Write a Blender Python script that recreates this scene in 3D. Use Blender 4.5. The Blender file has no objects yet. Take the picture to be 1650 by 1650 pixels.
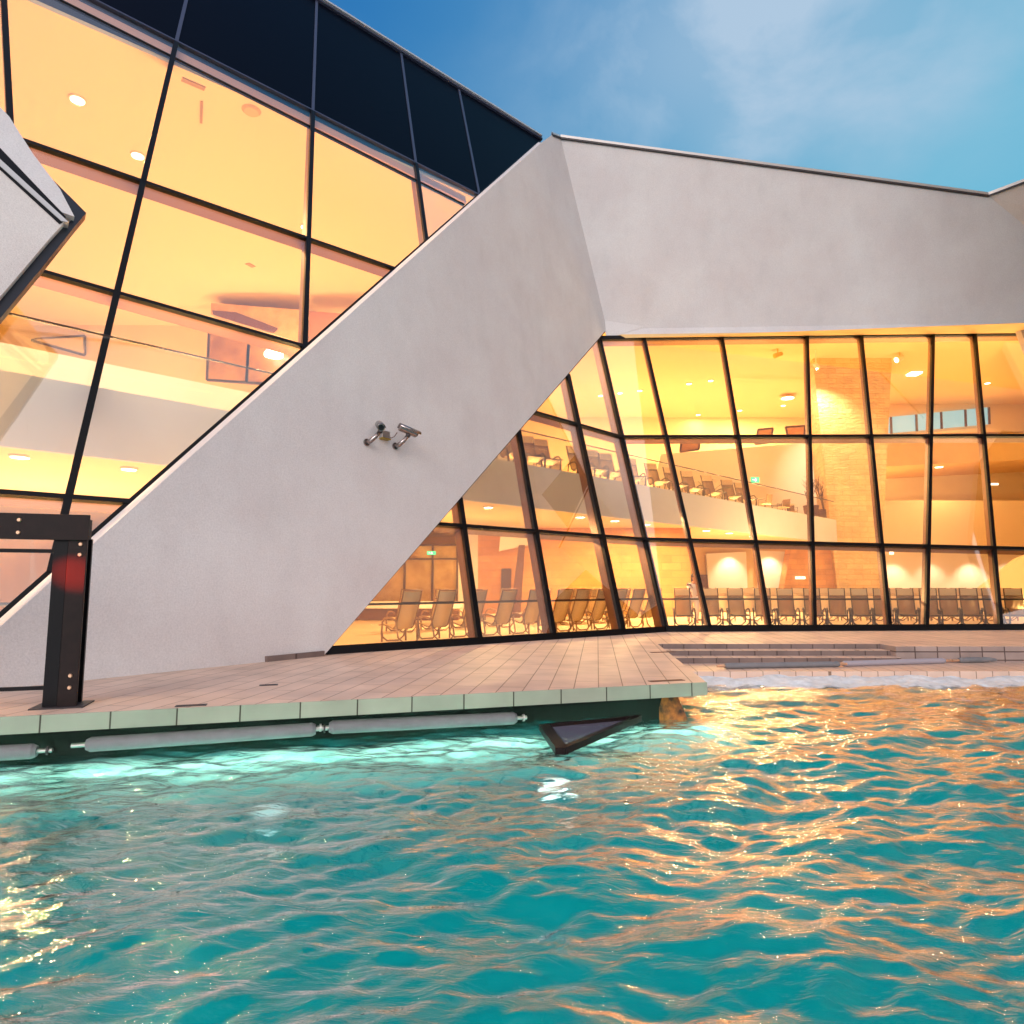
import bpy, bmesh, math, random
import numpy as np
from mathutils import Vector as V, Matrix
random.seed(7); rng = np.random.default_rng(5)
sc = bpy.context.scene
C = sc.collection
R = math.radians
# ---------------------------------------------------------------- camera, sky, sun, exposure
F = 1080.0; PITCH = math.atan(118 / F)
cam = bpy.data.cameras.new('camera'); cam.sensor_width = 36; cam.lens = 36 * F / 1650
cam.clip_start = .05; cam.clip_end = 3000
camo = bpy.data.objects.new('camera', cam); C.objects.link(camo)
camo.rotation_euler = (math.pi / 2 + PITCH, 0, 0); sc.camera = camo

SUN_EL, SUN_AZ = 22.0, 205.0      # afterglow comes from behind the camera, slightly left
world = bpy.data.worlds.new('World'); sc.world = world; world.use_nodes = True
wn = world.node_tree; wn.nodes.clear(); W = wn.nodes.new; WL = wn.links.new

def dirn(px, py):
    a = (px - 825) / F; b = -(py - 825) / F
    return V((a, math.cos(PITCH) - b * math.sin(PITCH), math.sin(PITCH) + b * math.cos(PITCH)))

def build_world():
    out = W('ShaderNodeOutputWorld'); bg = W('ShaderNodeBackground')
    geo = W('ShaderNodeTexCoord')
    def m(op, a, b=None, c=None, clamp=False):
        n = W('ShaderNodeMath'); n.operation = op; n.use_clamp = clamp
        for i, v in enumerate((a, b, c)):
            if v is None: continue
            if isinstance(v, (int, float)): n.inputs[i].default_value = v
            else: WL(v, n.inputs[i])
        return n.outputs[0]
    def vm(op, a, b=None):
        n = W('ShaderNodeVectorMath'); n.operation = op
        for i, v in enumerate((a, b)):
            if v is None: continue
            if isinstance(v, (tuple, list, V)): n.inputs[i].default_value = v
            else: WL(v, n.inputs[i])
        return n
    def mix(f, a, b, mode='MIX'):
        n = W('ShaderNodeMix'); n.data_type = 'RGBA'; n.blend_type = mode
        for i, v in ((0, f), (6, a), (7, b)):
            if isinstance(v, (int, float)): n.inputs[i].default_value = v
            elif isinstance(v, tuple): n.inputs[i].default_value = (*v, 1)
            else: WL(v, n.inputs[i])
        return n.outputs[2]
    d = geo.outputs['Generated']
    sep = W('ShaderNodeSeparateXYZ'); WL(d, sep.inputs[0])
    sky = W('ShaderNodeTexSky'); sky.sky_type = 'NISHITA'; sky.sun_disc = False
    sky.sun_elevation = R(3); sky.sun_rotation = R(SUN_AZ); sky.ozone_density = 4.0
    el = m('MULTIPLY_ADD', sep.outputs['Z'], 1.0, 0.0, True)
    # deep azure overhead and to the left, paler cyan low and to the right
    t = m('ADD', m('MULTIPLY', sep.outputs['Z'], .95), m('MULTIPLY', sep.outputs['X'], -.85))
    t = m('MULTIPLY_ADD', t, 1.1, -.03, True)
    blue = mix(t, (.13, .41, .57), (.0, .11, .37))
    # warm bright dusk behind the camera
    back = m('MULTIPLY_ADD', sep.outputs['Y'], -1.6, .05, True)
    blue = mix(back, blue, (1.22, 1.06, 1.06))
    sb = mix(1.0, sky.outputs[0], (.003, .003, .003), 'MULTIPLY')
    blue = mix(1.0, blue, sb, 'ADD')
    # soft pinkish clouds
    no = W('ShaderNodeTexNoise'); no.inputs['Scale'].default_value = 5.0; no.inputs['Detail'].default_value = 7
    no.inputs['Roughness'].default_value = .55; no.inputs['Distortion'].default_value = .25
    mp = W('ShaderNodeMapping'); mp.inputs['Scale'].default_value = (1, 1, 1.25); mp.inputs['Location'].default_value = (2.2243, 1.3412, .1796); WL(d, mp.inputs[0]); WL(mp.outputs[0], no.inputs['Vector'])
    base = m('MULTIPLY_ADD', no.outputs['Fac'], 4.2, -1.8, True)
    lob = None
    for (px, py, r, s) in ((1270, 25, .15, 1.0), (1050, 95, .15, .75), (1200, 232, .05, .7), (1440, 195, .10, .4), (1560, 60, .16, .3)):
        c = dirn(px, py).normalized()
        dv = vm('SUBTRACT', d, tuple(c)); sv = vm('MULTIPLY', dv.outputs[0], (1, 1, 1.5)); ln = vm('LENGTH', sv.outputs[0])
        g = m('MULTIPLY', m('POWER', 2.718, m('MULTIPLY', m('POWER', m('DIVIDE', ln.outputs['Value'], r), 2.0), -1.0)), s)
        lob = g if lob is None else m('ADD', lob, g)
    up = m('MULTIPLY_ADD', sep.outputs['Z'], 2.0, -.9, True)
    lob = m('ADD', lob, m('MULTIPLY', up, .08))
    cl = m('MULTIPLY', m('ADD', m('MULTIPLY', base, .62), .42), lob, None, True)
    col = mix(m('MULTIPLY', cl, .82), blue, (.42, .53, .66))
    WL(col, bg.inputs[0]); bg.inputs[1].default_value = 1.0
    WL(bg.outputs[0], out.inputs[0])
build_world()

sl = bpy.data.lights.new('sun', 'SUN'); sl.energy = .95; sl.angle = R(25); sl.color = (.98, .95, .97)
so = bpy.data.objects.new('sun', sl); C.objects.link(so)
so.rotation_euler = (R(90 - SUN_EL), 0, R(-18))      # shines towards +Y, from behind-left
sc.view_settings.view_transform = 'Standard'; sc.view_settings.look = 'None'
sc.view_settings.exposure = 0.25; sc.view_settings.gamma = 1.0
sc.cycles.use_denoising = True; sc.cycles.use_adaptive_sampling = True; sc.cycles.adaptive_threshold = .025
sc.cycles.max_bounces = 9; sc.cycles.diffuse_bounces = 4; sc.cycles.glossy_bounces = 4
sc.cycles.transmission_bounces = 6; sc.cycles.transparent_max_bounces = 24
sc.cycles.sample_clamp_indirect = 6.0; sc.cycles.blur_glossy = .5

# ---------------------------------------------------------------- helpers
def zat(px, py, z):
    d = dirn(px, py); return d * (z / d.z)
def yat(px, py, y):
    d = dirn(px, py); return d * (y / d.y)
class Plane:
    def __init__(s, p, n): s.p = V(p); s.n = V(n).normalized()
    def at(s, px, py, off=0.0):
        d = dirn(px, py); return d * ((s.p + s.n * off).dot(s.n) / d.dot(s.n))
def through(a, b, c):
    n = (b - a).cross(c - a).normalized()
    if n.dot(-a) < 0: n = -n
    return Plane(a, n)
def isect(l1, l2):
    (x1, y1), (x2, y2) = l1; (x3, y3), (x4, y4) = l2
    den = (x1 - x2) * (y3 - y4) - (y1 - y2) * (x3 - x4)
    a = x1 * y2 - y1 * x2; b = x3 * y4 - y3 * x4
    return ((a * (x3 - x4) - (x1 - x2) * b) / den, (a * (y3 - y4) - (y1 - y2) * b) / den)

class MB:
    def __init__(s): s.v = []; s.f = []
    def add(s, vs, fs):
        o = len(s.v); s.v += [tuple(x) for x in vs]; s.f += [tuple(i + o for i in f) for f in fs]; return s
    def prism(s, front, back):
        n = len(front); s.add(list(front) + list(back), [tuple(range(n)), tuple(range(2 * n - 1, n - 1, -1))] +
                              [(i, i + n, (i + 1) % n + n, (i + 1) % n) for i in range(n)]); return s
    def box(s, x0, x1, y0, y1, z0, z1, M=None):
        vs = [V((x, y, z)) for z in (z0, z1) for (x, y) in ((x0, y0), (x1, y0), (x1, y1), (x0, y1))]
        if M: vs = [M @ v for v in vs]
        s.add(vs, [(3, 2, 1, 0), (4, 5, 6, 7), (0, 1, 5, 4), (1, 2, 6, 5), (2, 3, 7, 6), (3, 0, 4, 7)]); return s
    def bar(s, a, b, w, n, d0, d1):
        """box along a-b, width w across, from depth d0 to d1 along -n"""
        a = V(a); b = V(b); n = V(n).normalized(); t = (b - a).normalized(); sd = t.cross(n).normalized() * (w / 2)
        q = lambda p: [p - sd - n * d0, p + sd - n * d0, p + sd - n * d1, p - sd - n * d1]
        s.add(q(a) + q(b), [(0, 1, 2, 3), (7, 6, 5, 4), (0, 4, 5, 1), (1, 5, 6, 2), (2, 6, 7, 3), (3, 7, 4, 0)]); return s
    def tube(s, pts, r, k=8, cap=True):
        pts = [V(p) for p in pts]; rs = r if isinstance(r, (list, tuple)) else [r] * len(pts)
        o = len(s.v); ref = None
        for i, p in enumerate(pts):
            t = (pts[min(i + 1, len(pts) - 1)] - pts[max(i - 1, 0)]).normalized()
            if ref is None: ref = t.orthogonal().normalized()
            ref = (ref - t * ref.dot(t)).normalized(); b = t.cross(ref)
            for j in range(k):
                a = 2 * math.pi * j / k; s.v.append(tuple(p + (ref * math.cos(a) + b * math.sin(a)) * rs[i]))
        for i in range(len(pts) - 1):
            for j in range(k):
                s.f.append((o + i * k + j, o + i * k + (j + 1) % k, o + (i + 1) * k + (j + 1) % k, o + (i + 1) * k + j))
        if cap:
            s.f.append(tuple(o + j for j in reversed(range(k)))); e = o + (len(pts) - 1) * k
            s.f.append(tuple(e + j for j in range(k)))
        return s
    def ball(s, c, r, k=8, sc_=(1, 1, 1)):
        c = V(c); n = 6; o = len(s.v)
        for i in range(n + 1):
            th = math.pi * i / n
            for j in range(k):
                a = 2 * math.pi * j / k
                s.v.append((c.x + r * sc_[0] * math.sin(th) * math.cos(a), c.y + r * sc_[1] * math.sin(th) * math.sin(a), c.z + r * sc_[2] * math.cos(th)))
        for i in range(n):
            for j in range(k): s.f.append((o + i * k + j, o + (i + 1) * k + j, o + (i + 1) * k + (j + 1) % k, o + i * k + (j + 1) % k))
        return s
    def build(s, name, mat, parent=None, smooth=False, bevel=0, weld=False):
        me = bpy.data.meshes.new(name); me.from_pydata(s.v, [], s.f)
        bm = bmesh.new(); bm.from_mesh(me)
        if weld: bmesh.ops.remove_doubles(bm, verts=bm.verts, dist=1e-5)
        bmesh.ops.recalc_face_normals(bm, faces=bm.faces); bm.to_mesh(me); bm.free()
        if smooth: me.polygons.foreach_set('use_smooth', [True] * len(me.polygons))
        me.materials.append(mat)
        o = bpy.data.objects.new(name, me); C.objects.link(o)
        if parent: o.parent = parent; o.matrix_parent_inverse = parent.matrix_world.inverted()
        if bevel:
            b = o.modifiers.new('bevel', 'BEVEL'); b.width = bevel; b.segments = 2; b.limit_method = 'ANGLE'
        return o
def tag(o, label, cat, group=None, kind=None):
    if label: o['label'] = label
    if cat: o['category'] = cat
    if group: o['group'] = group
    if kind: o['kind'] = kind
    return o
def thing(name, label, cat, loc=(0, 0, 0), rz=0, group=None):
    o = bpy.data.objects.new(name, None); C.objects.link(o); o.empty_display_size = .2
    o.location = loc; o.rotation_euler = (0, 0, rz); o.matrix_world = Matrix.Translation(V(loc)) @ Matrix.Rotation(rz, 4, 'Z')
    return tag(o, label, cat, group)
def dup(root, loc, rz, label, group=None, scale=None):
    r = root.copy(); C.objects.link(r); r.location = loc; r.rotation_euler = (0, 0, rz)
    if scale: r.scale = (scale,) * 3
    r['label'] = label
    if group: r['group'] = group
    for ch in list(root.children):
        c = ch.copy(); C.objects.link(c); c.parent = r
        for g in ch.children:
            e = g.copy(); C.objects.link(e); e.parent = c
    return r
ORD = ['first', 'second', 'third', 'fourth', 'fifth', 'sixth', 'seventh', 'eighth', 'ninth', 'tenth', 'eleventh', 'twelfth', 'thirteenth', 'fourteenth', 'fifteenth', 'sixteenth', 'seventeenth', 'eighteenth', 'nineteenth', 'twentieth']
def ordl(i, n): return 'leftmost' if i == 0 else ('rightmost' if i == n - 1 else ORD[i] + ' from the left')

# ---------------------------------------------------------------- materials
def mat(name, col, rough=.6, metal=0, spec=.5, noise=0, nscale=4, bump=0, bscale=60, col2=None, emis=None, estr=0, coord='Object'):
    m = bpy.data.materials.new(name); m.use_nodes = True; t = m.node_tree; b = t.nodes['Principled BSDF']
    b.inputs['Base Color'].default_value = (*col, 1); b.inputs['Roughness'].default_value = rough
    b.inputs['Metallic'].default_value = metal; b.inputs['Specular IOR Level'].default_value = spec
    tc = t.nodes.new('ShaderNodeTexCoord')
    if noise or col2:
        n = t.nodes.new('ShaderNodeTexNoise'); n.inputs['Scale'].default_value = nscale; n.inputs['Detail'].default_value = 6; n.inputs['Roughness'].default_value = .6
        t.links.new(tc.outputs[coord], n.inputs['Vector'])
        r = t.nodes.new('ShaderNodeValToRGB'); c2 = col2 or tuple(c * (1 - noise) for c in col)
        r.color_ramp.elements[0].position = .35; r.color_ramp.elements[1].position = .65
        r.color_ramp.elements[0].color = (*c2, 1); r.color_ramp.elements[1].color = (*col, 1)
        t.links.new(n.outputs['Fac'], r.inputs[0]); t.links.new(r.outputs[0], b.inputs['Base Color'])
    if bump:
        n2 = t.nodes.new('ShaderNodeTexNoise'); n2.inputs['Scale'].default_value = bscale; n2.inputs['Detail'].default_value = 4
        t.links.new(tc.outputs[coord], n2.inputs['Vector'])
        bp = t.nodes.new('ShaderNodeBump'); bp.inputs['Strength'].default_value = bump; bp.inputs['Distance'].default_value = .02
        t.links.new(n2.outputs['Fac'], bp.inputs['Height']); t.links.new(bp.outputs[0], b.inputs['Normal'])
    if emis: b.inputs['Emission Color'].default_value = (*emis, 1); b.inputs['Emission Strength'].default_value = estr
    return m

def stucco(name, base):
    m = bpy.data.materials.new(name); m.use_nodes = True; t = m.node_tree; N = t.nodes.new; L = t.links.new
    b = t.nodes['Principled BSDF']; b.inputs['Roughness'].default_value = .9; b.inputs['Specular IOR Level'].default_value = .15
    tc = N('ShaderNodeTexCoord')
    a = N('ShaderNodeTexNoise'); a.inputs['Scale'].default_value = .55; a.inputs['Detail'].default_value = 8; a.inputs['Roughness'].default_value = .62
    st = N('ShaderNodeMapping'); st.inputs['Scale'].default_value = (1.6, 1.6, .7); L(tc.outputs['Object'], st.inputs[0])
    s = N('ShaderNodeTexNoise'); s.inputs['Scale'].default_value = 1.0; s.inputs['Detail'].default_value = 6; L(st.outputs[0], s.inputs['Vector'])
    g = N('ShaderNodeTexNoise'); g.inputs['Scale'].default_value = 38; g.inputs['Detail'].default_value = 5; g.inputs['Roughness'].default_value = .75
    L(tc.outputs['Object'], a.inputs['Vector']); L(tc.outputs['Object'], g.inputs['Vector'])
    def ramp(src, lo, hi, c0, c1):
        r = N('ShaderNodeValToRGB'); r.color_ramp.elements[0].position = lo; r.color_ramp.elements[1].position = hi
        r.color_ramp.elements[0].color = (*c0, 1); r.color_ramp.elements[1].color = (*c1, 1); L(src, r.inputs[0]); return r.outputs[0]
    def mul(x, y, f=1):
        n = N('ShaderNodeMix'); n.data_type = 'RGBA'; n.blend_type = 'MULTIPLY'; n.inputs[0].default_value = f; L(x, n.inputs[6]); L(y, n.inputs[7]); return n.outputs[2]
    c = ramp(a.outputs['Fac'], .35, .68, tuple(x * y for x, y in zip(base, (.92, .885, .885))), base)
    c = mul(c, ramp(s.outputs['Fac'], .30, .5, (.95, .95, .95), (1, 1, 1)))
    c = mul(c, ramp(g.outputs['Fac'], .3, .7, (.80, .80, .80), (1.0, 1.0, 1.0)))
    L(c, b.inputs['Base Color'])
    bp = N('ShaderNodeBump'); bp.inputs['Strength'].default_value = .55; bp.inputs['Distance'].default_value = .02
    L(g.outputs['Fac'], bp.inputs['Height']); L(bp.outputs[0], b.inputs['Normal'])
    return m

def tiles(name, c1, c2, grout, w, h, rot=0, offset=.0, rough=.6, mortar=.006, vert=None, bumpy=0, noisev=.1):
    """procedural tiles; vert = direction (unit xy) along the wall for upright faces"""
    m = bpy.data.materials.new(name); m.use_nodes = True; t = m.node_tree; N = t.nodes.new; L = t.links.new
    b = t.nodes['Principled BSDF']; b.inputs['Roughness'].default_value = rough; b.inputs['Specular IOR Level'].default_value = .3
    geo = N('ShaderNodeNewGeometry')
    if vert is None:
        mp = N('ShaderNodeMapping'); mp.inputs['Rotation'].default_value = (0, 0, rot); L(geo.outputs['Position'], mp.inputs[0]); vec = mp.outputs[0]
    else:
        dt = N('ShaderNodeVectorMath'); dt.operation = 'DOT_PRODUCT'; L(geo.outputs['Position'], dt.inputs[0]); dt.inputs[1].default_value = (*vert, 0)
        se = N('ShaderNodeSeparateXYZ'); L(geo.outputs['Position'], se.inputs[0])
        co = N('ShaderNodeCombineXYZ'); L(dt.outputs['Value'], co.inputs[0]); L(se.outputs['Z'], co.inputs[1]); vec = co.outputs[0]
    br = N('ShaderNodeTexBrick'); br.inputs['Scale'].default_value = 1; br.inputs['Brick Width'].default_value = w; br.inputs['Row Height'].default_value = h
    br.inputs['Mortar Size'].default_value = mortar; br.inputs['Mortar Smooth'].default_value = .1; br.offset = offset; br.inputs['Bias'].default_value = 0
    br.inputs['Color1'].default_value = (*c1, 1); br.inputs['Color2'].default_value = (*c2, 1); br.inputs['Mortar'].default_value = (*grout, 1)
    L(vec, br.inputs['Vector'])
    no = N('ShaderNodeTexNoise'); no.inputs['Scale'].default_value = 1.7; no.inputs['Detail'].default_value = 8; L(geo.outputs['Position'], no.inputs['Vector'])
    r = N('ShaderNodeMapRange'); r.inputs['From Min'].default_value = .3; r.inputs['From Max'].default_value = .7; r.inputs['To Min'].default_value = 1 - noisev * 2; r.inputs['To Max'].default_value = 1.0
    L(no.outputs['Fac'], r.inputs[0])
    mx = N('ShaderNodeMix'); mx.data_type = 'RGBA'; mx.blend_type = 'MULTIPLY'; mx.inputs[0].default_value = 1; L(br.outputs['Color'], mx.inputs[6]); L(r.outputs[0], mx.inputs[7])
    L(mx.outputs[2], b.inputs['Base Color'])
    bp = N('ShaderNodeBump'); bp.inputs['Strength'].default_value = .6; bp.inputs['Distance'].default_value = .01 + bumpy * .1
    if bumpy:
        n2 = N('ShaderNodeTexNoise'); n2.inputs['Scale'].default_value = 3.5; n2.inputs['Detail'].default_value = 5
        mp2 = N('ShaderNodeMapping'); mp2.inputs['Scale'].default_value = (1, 1, 2.6); L(geo.outputs['Position'], mp2.inputs[0]); L(mp2.outputs[0], n2.inputs['Vector'])
        ad = N('ShaderNodeMath'); ad.operation = 'MULTIPLY_ADD'; L(br.outputs['Fac'], ad.inputs[0]); ad.inputs[1].default_value = -.35; L(n2.outputs['Fac'], ad.inputs[2]); L(ad.outputs[0], bp.inputs['Height'])
    else:
        iv = N('ShaderNodeMath'); iv.operation = 'MULTIPLY'; iv.inputs[1].default_value = -1; L(br.outputs['Fac'], iv.inputs[0]); L(iv.outputs[0], bp.inputs['Height'])
    L(bp.outputs[0], b.inputs['Normal'])
    return m

def glass_mat(name, base=.085, edge=.55, tint=(.99, .985, .96)):
    m = bpy.data.materials.new(name); m.use_nodes = True; t = m.node_tree; N = t.nodes.new; L = t.links.new; t.nodes.clear()
    out = N('ShaderNodeOutputMaterial'); tr = N('ShaderNodeBsdfTransparent'); gl = N('ShaderNodeBsdfGlossy'); mx = N('ShaderNodeMixShader')
    tr.inputs[0].default_value = (*tint, 1); gl.inputs['Roughness'].default_value = 0.0; gl.inputs['Color'].default_value = (1, 1, 1, 1)
    lw = N('ShaderNodeLayerWeight'); lw.inputs[0].default_value = .5
    p = N('ShaderNodeMath'); p.operation = 'POWER'; L(lw.outputs['Facing'], p.inputs[0]); p.inputs[1].default_value = 4
    a = N('ShaderNodeMath'); a.operation = 'MULTIPLY_ADD'; L(p.outputs[0], a.inputs[0]); a.inputs[1].default_value = edge; a.inputs[2].default_value = base
    L(a.outputs[0], mx.inputs[0]); L(tr.outputs[0], mx.inputs[1]); L(gl.outputs[0], mx.inputs[2]); L(mx.outputs[0], out.inputs[0])
    return m

def sling_mat(name, col, see):
    m = bpy.data.materials.new(name); m.use_nodes = True; t = m.node_tree; N = t.nodes.new; L = t.links.new
    b = t.nodes['Principled BSDF']; b.inputs['Base Color'].default_value = (*col, 1); b.inputs['Roughness'].default_value = .8
    tr = N('ShaderNodeBsdfTranslucent'); tr.inputs[0].default_value = (*col, 1); tp = N('ShaderNodeBsdfTransparent')
    m1 = N('ShaderNodeMixShader'); m1.inputs[0].default_value = .4; m2 = N('ShaderNodeMixShader'); m2.inputs[0].default_value = see
    out = t.nodes['Material Output']
    L(b.outputs[0], m1.inputs[1]); L(tr.outputs[0], m1.inputs[2]); L(m1.outputs[0], m2.inputs[1]); L(tp.outputs[0], m2.inputs[2]); L(m2.outputs[0], out.inputs[0])
    return m

M = {}
M['stucco'] = stucco('white_render', (.81, .80, .795))
M['stucco2'] = stucco('pale_render', (.80, .76, .72))
M['black'] = mat('black_aluminium', (.003, .003, .004), .4, 0, .2)
M['bronze'] = mat('bronze_aluminium', (.20, .085, .035), .35, .35, .5)
M['joint'] = mat('panel_joint', (.06, .07, .12), .4, .3)
M['darkpanel'] = mat('dark_glass_panel', (.002, .003, .008), .3, 0, .04)
M['coping'] = mat('metal_coping', (.62, .60, .57), .4, .5)
M['gasket'] = mat('dark_drip_edge', (.035, .028, .03), .5)
M['glass'] = glass_mat('window_glass', .12, .55)
M['glassr'] = glass_mat('reflective_window_glass', .25, .55)
M['balglass'] = glass_mat('balustrade_glass', .03, .3, (.97, .97, .93))
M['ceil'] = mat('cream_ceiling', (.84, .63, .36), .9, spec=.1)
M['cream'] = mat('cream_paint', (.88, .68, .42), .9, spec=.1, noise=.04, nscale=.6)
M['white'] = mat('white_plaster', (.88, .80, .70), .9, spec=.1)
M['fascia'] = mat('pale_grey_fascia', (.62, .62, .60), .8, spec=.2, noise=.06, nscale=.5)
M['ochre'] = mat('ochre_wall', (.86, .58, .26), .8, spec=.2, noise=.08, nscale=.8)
M['dbrown'] = mat('dark_brown_panel', (.10, .045, .03), .4)
M['brick'] = tiles('orange_stone_wall', (.82, .40, .12), (.70, .32, .09), (.60, .27, .09), .8, .3, offset=.5, vert=(1, 0), noisev=.12, mortar=.012)
M['column'] = tiles('rough_stone_column', (.88, .60, .27), (.80, .50, .20), (.74, .45, .17), .9, .30, offset=.5, vert=(1, 0), bumpy=1.6, mortar=.02, noisev=.12)
M['deck'] = tiles('sandstone_deck', (.78, .57, .45), (.72, .52, .41), (.30, .19, .13), 1.2, .3, rot=R(-82.8), offset=.5, rough=.5, mortar=.007, noisev=.12)
M['coptile'] = tiles('edge_tiles', (.40, .44, .33), (.34, .40, .30), (.06, .06, .04), .60, 5.0, offset=0, vert=(.9558, .2943), mortar=.008, noisev=.12, rough=.5)
M['steptile'] = tiles('step_tiles', (.26, .19, .165), (.21, .155, .14), (.10, .07, .06), .46, 5.0, offset=0, vert=(1, 0), mortar=.012, noisev=.15)
M['facetile'] = tiles('pool_surround_tiles', (.44, .34, .30), (.36, .28, .25), (.12, .08, .07), .46, .17, offset=0, vert=(1, 0), mortar=.012, noisev=.15)
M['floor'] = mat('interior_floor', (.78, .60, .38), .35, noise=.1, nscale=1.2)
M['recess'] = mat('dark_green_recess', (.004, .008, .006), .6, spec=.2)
M['rock'] = mat('orange_glow_stone', (.50, .14, .02), .6, col2=(.03, .01, .005), nscale=7)  # orange of the reflected light is part of this stone colour
M['roller'] = mat('grey_foam_tube', (.20, .20, .21), .7, noise=.15, nscale=6)
M['steel'] = mat('brushed_steel', (.50, .48, .46), .3, .9)
M['chrome'] = mat('polished_steel', (.34, .30, .29), .2, 1)
M['lens'] = mat('black_lens', (.01, .01, .01), .1)
M['brass'] = mat('brass_gland', (.55, .38, .06), .3, .9)
M['corten'] = mat('dark_brown_steel', (.014, .006, .005), .5, .1, .25, noise=.4, nscale=9)
M['bolt'] = mat('bolt_head', (.80, .50, .32), .35, .7)
M['red'] = mat('red_reflector', (.5, .02, .01), .4, col2=(.12, .01, .005), nscale=14)
M['frame'] = mat('dark_brown_tube', (.022, .009, .005), .4, .1)
M['palef'] = mat('light_brown_tube', (.30, .16, .08), .4, .2)
M['sling'] = sling_mat('taupe_mesh_fabric', (.36, .21, .10), .30)
M['sling2'] = sling_mat('cream_mesh_fabric', (.80, .62, .34), .06)
M['leaf'] = mat('green_leaf', (.10, .13, .02), .5)
M['twig'] = mat('twig', (.10, .045, .015), .7)
M['pot'] = mat('brown_pot', (.13, .045, .02), .5)
M['lamp'] = mat('lit_lamp', (1, 1, 1), emis=(1, .90, .72), estr=6)
M['lamptrim'] = mat('lamp_trim', (.8, .7, .5), .5)
M['sign'] = mat('green_lit_sign', (.02, .5, .2), emis=(.12, .85, .45), estr=1.0)
M['signw'] = mat('white_lit_sign', (.9, .9, .8), emis=(1, .98, .8), estr=1.6)
M['skin'] = mat('skin', (.45, .18, .09), .5)
M['shirt'] = mat('white_shirt', (.8, .7, .6), .8)
M['hair'] = mat('dark_hair', (.03, .012, .008), .6)
M['poolfloor'] = tiles('teal_pool_tiles', (.002, .52, .52), (.002, .48, .48), (.002, .42, .40), .3, .3, offset=0, noisev=.06, mortar=.008, rough=.7)
M['bench'] = tiles('pale_pool_tiles', (.50, .84, .72), (.42, .78, .66), (.10, .45, .40), .3, .3, rot=R(17), offset=0, noisev=.1, mortar=.012, rough=.7)
def foam_mat():
    m = mat('white_foam', (.80, .86, .88), .8, bump=1.0, bscale=11, noise=.22, nscale=6)
    t = m.node_tree; N = t.nodes.new; L = t.links.new; b = t.nodes['Principled BSDF']
    g = N('ShaderNodeNewGeometry'); s = N('ShaderNodeSeparateXYZ'); L(g.outputs['Position'], s.inputs[0])
    n = N('ShaderNodeTexNoise'); n.inputs['Scale'].default_value = 2.6; n.inputs['Detail'].default_value = 8; n.inputs['Roughness'].default_value = .7; L(g.outputs['Position'], n.inputs['Vector'])
    a = N('ShaderNodeMapRange'); a.inputs['From Min'].default_value = 10.9; a.inputs['From Max'].default_value = 12.2; a.inputs['To Min'].default_value = -.75; a.inputs['To Max'].default_value = .75; L(s.outputs['Y'], a.inputs[0])
    k = N('ShaderNodeMath'); k.operation = 'MULTIPLY_ADD'; L(n.outputs['Fac'], k.inputs[0]); k.inputs[1].default_value = 2.0; L(a.outputs[0], k.inputs[2])
    c = N('ShaderNodeMapRange'); c.inputs['From Min'].default_value = .75; c.inputs['From Max'].default_value = 1.25; L(k.outputs[0], c.inputs[0]); L(c.outputs[0], b.inputs['Alpha'])
    return m
M['foam'] = foam_mat()

# ---------------------------------------------------------------- building geometry
D = -1.25; WATER = -1.72
ga = zat(520, 1055, D); gb = zat(1070, 1018, D)
h = (gb - ga).normalized(); up_ = dirn(560, -1146).normalized()
ng = h.cross(up_).normalized()
if ng.dot(-ga) < 0: ng = -ng
G = Plane(ga, ng)                                            # big glass plane, leaning back
ra = zat(1650, 1015, D)
A = through(gb, ra, G.at(965, 550))                           # right-hand glass plane
b0 = zat(130, 1097, D); b1 = zat(520, 1056.8, D)
Cc = G.at(978, 530); Cc = Cc * (1 - .25 / abs(Cc.dot(ng)))
B = through(b0, b1, Cc)                                       # white leaning wall
Fo = B.at(903, 222)
Rb = zat(1650, 520, Cc.z)
Bd = through(Cc, Fo, Rb)                                      # white band above the glass

bld = thing('spa_building', 'white rendered building of slanting walls and leaning glass lit from inside', 'building', (0, 18, D))

# white leaning wall B
bf = [(-90, 1119), (520, 1056.8), (978, 530), (903, 222), (890, 217), (872, 230), (-90, 1091)]
front = [B.at(*p) for p in bf]
for i in (0, 1): front[i] = front[i] - V((0, 0, .02))
n2 = V((0, 1, 0))
back = [G.at(-96, 1112), G.at(515, 1049), G.at(973, 531), front[3] + n2 * 1.5, front[4] + n2 * 1.5, G.at(867.5, 229), G.at(-97, 1082)]
wallb = MB().prism(front, back).build('leaning_wall', M['stucco'], bld)
# band above the right glass
bandpx = [(978, 530), (1650, 520), (1840, 517), (1592, 315), (903, 222)]
bfm = [Bd.at(*p) for p in bandpx]
topA = lambda x: 545.5 - (x - 965) * 8.5 / 685
soff = [A.at(978, topA(978)), A.at(1650, topA(1650)), A.at(1840, topA(1840))]
bk = [soff[0], soff[1], soff[2], bfm[3] + n2 * 1.6, bfm[4] + n2 * 1.6]
band = MB().prism(bfm, bk).build('roof_band', M['stucco'], bld)
# soffit: warm glow from inside put into its ochre colour
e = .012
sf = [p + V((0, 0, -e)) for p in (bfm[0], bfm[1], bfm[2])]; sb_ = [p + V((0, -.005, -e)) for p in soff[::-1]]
MB().add(sf + sb_, [(0, 1, 4, 5), (1, 2, 3, 4)]).build('soffit', M['ochre'], bld)
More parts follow.
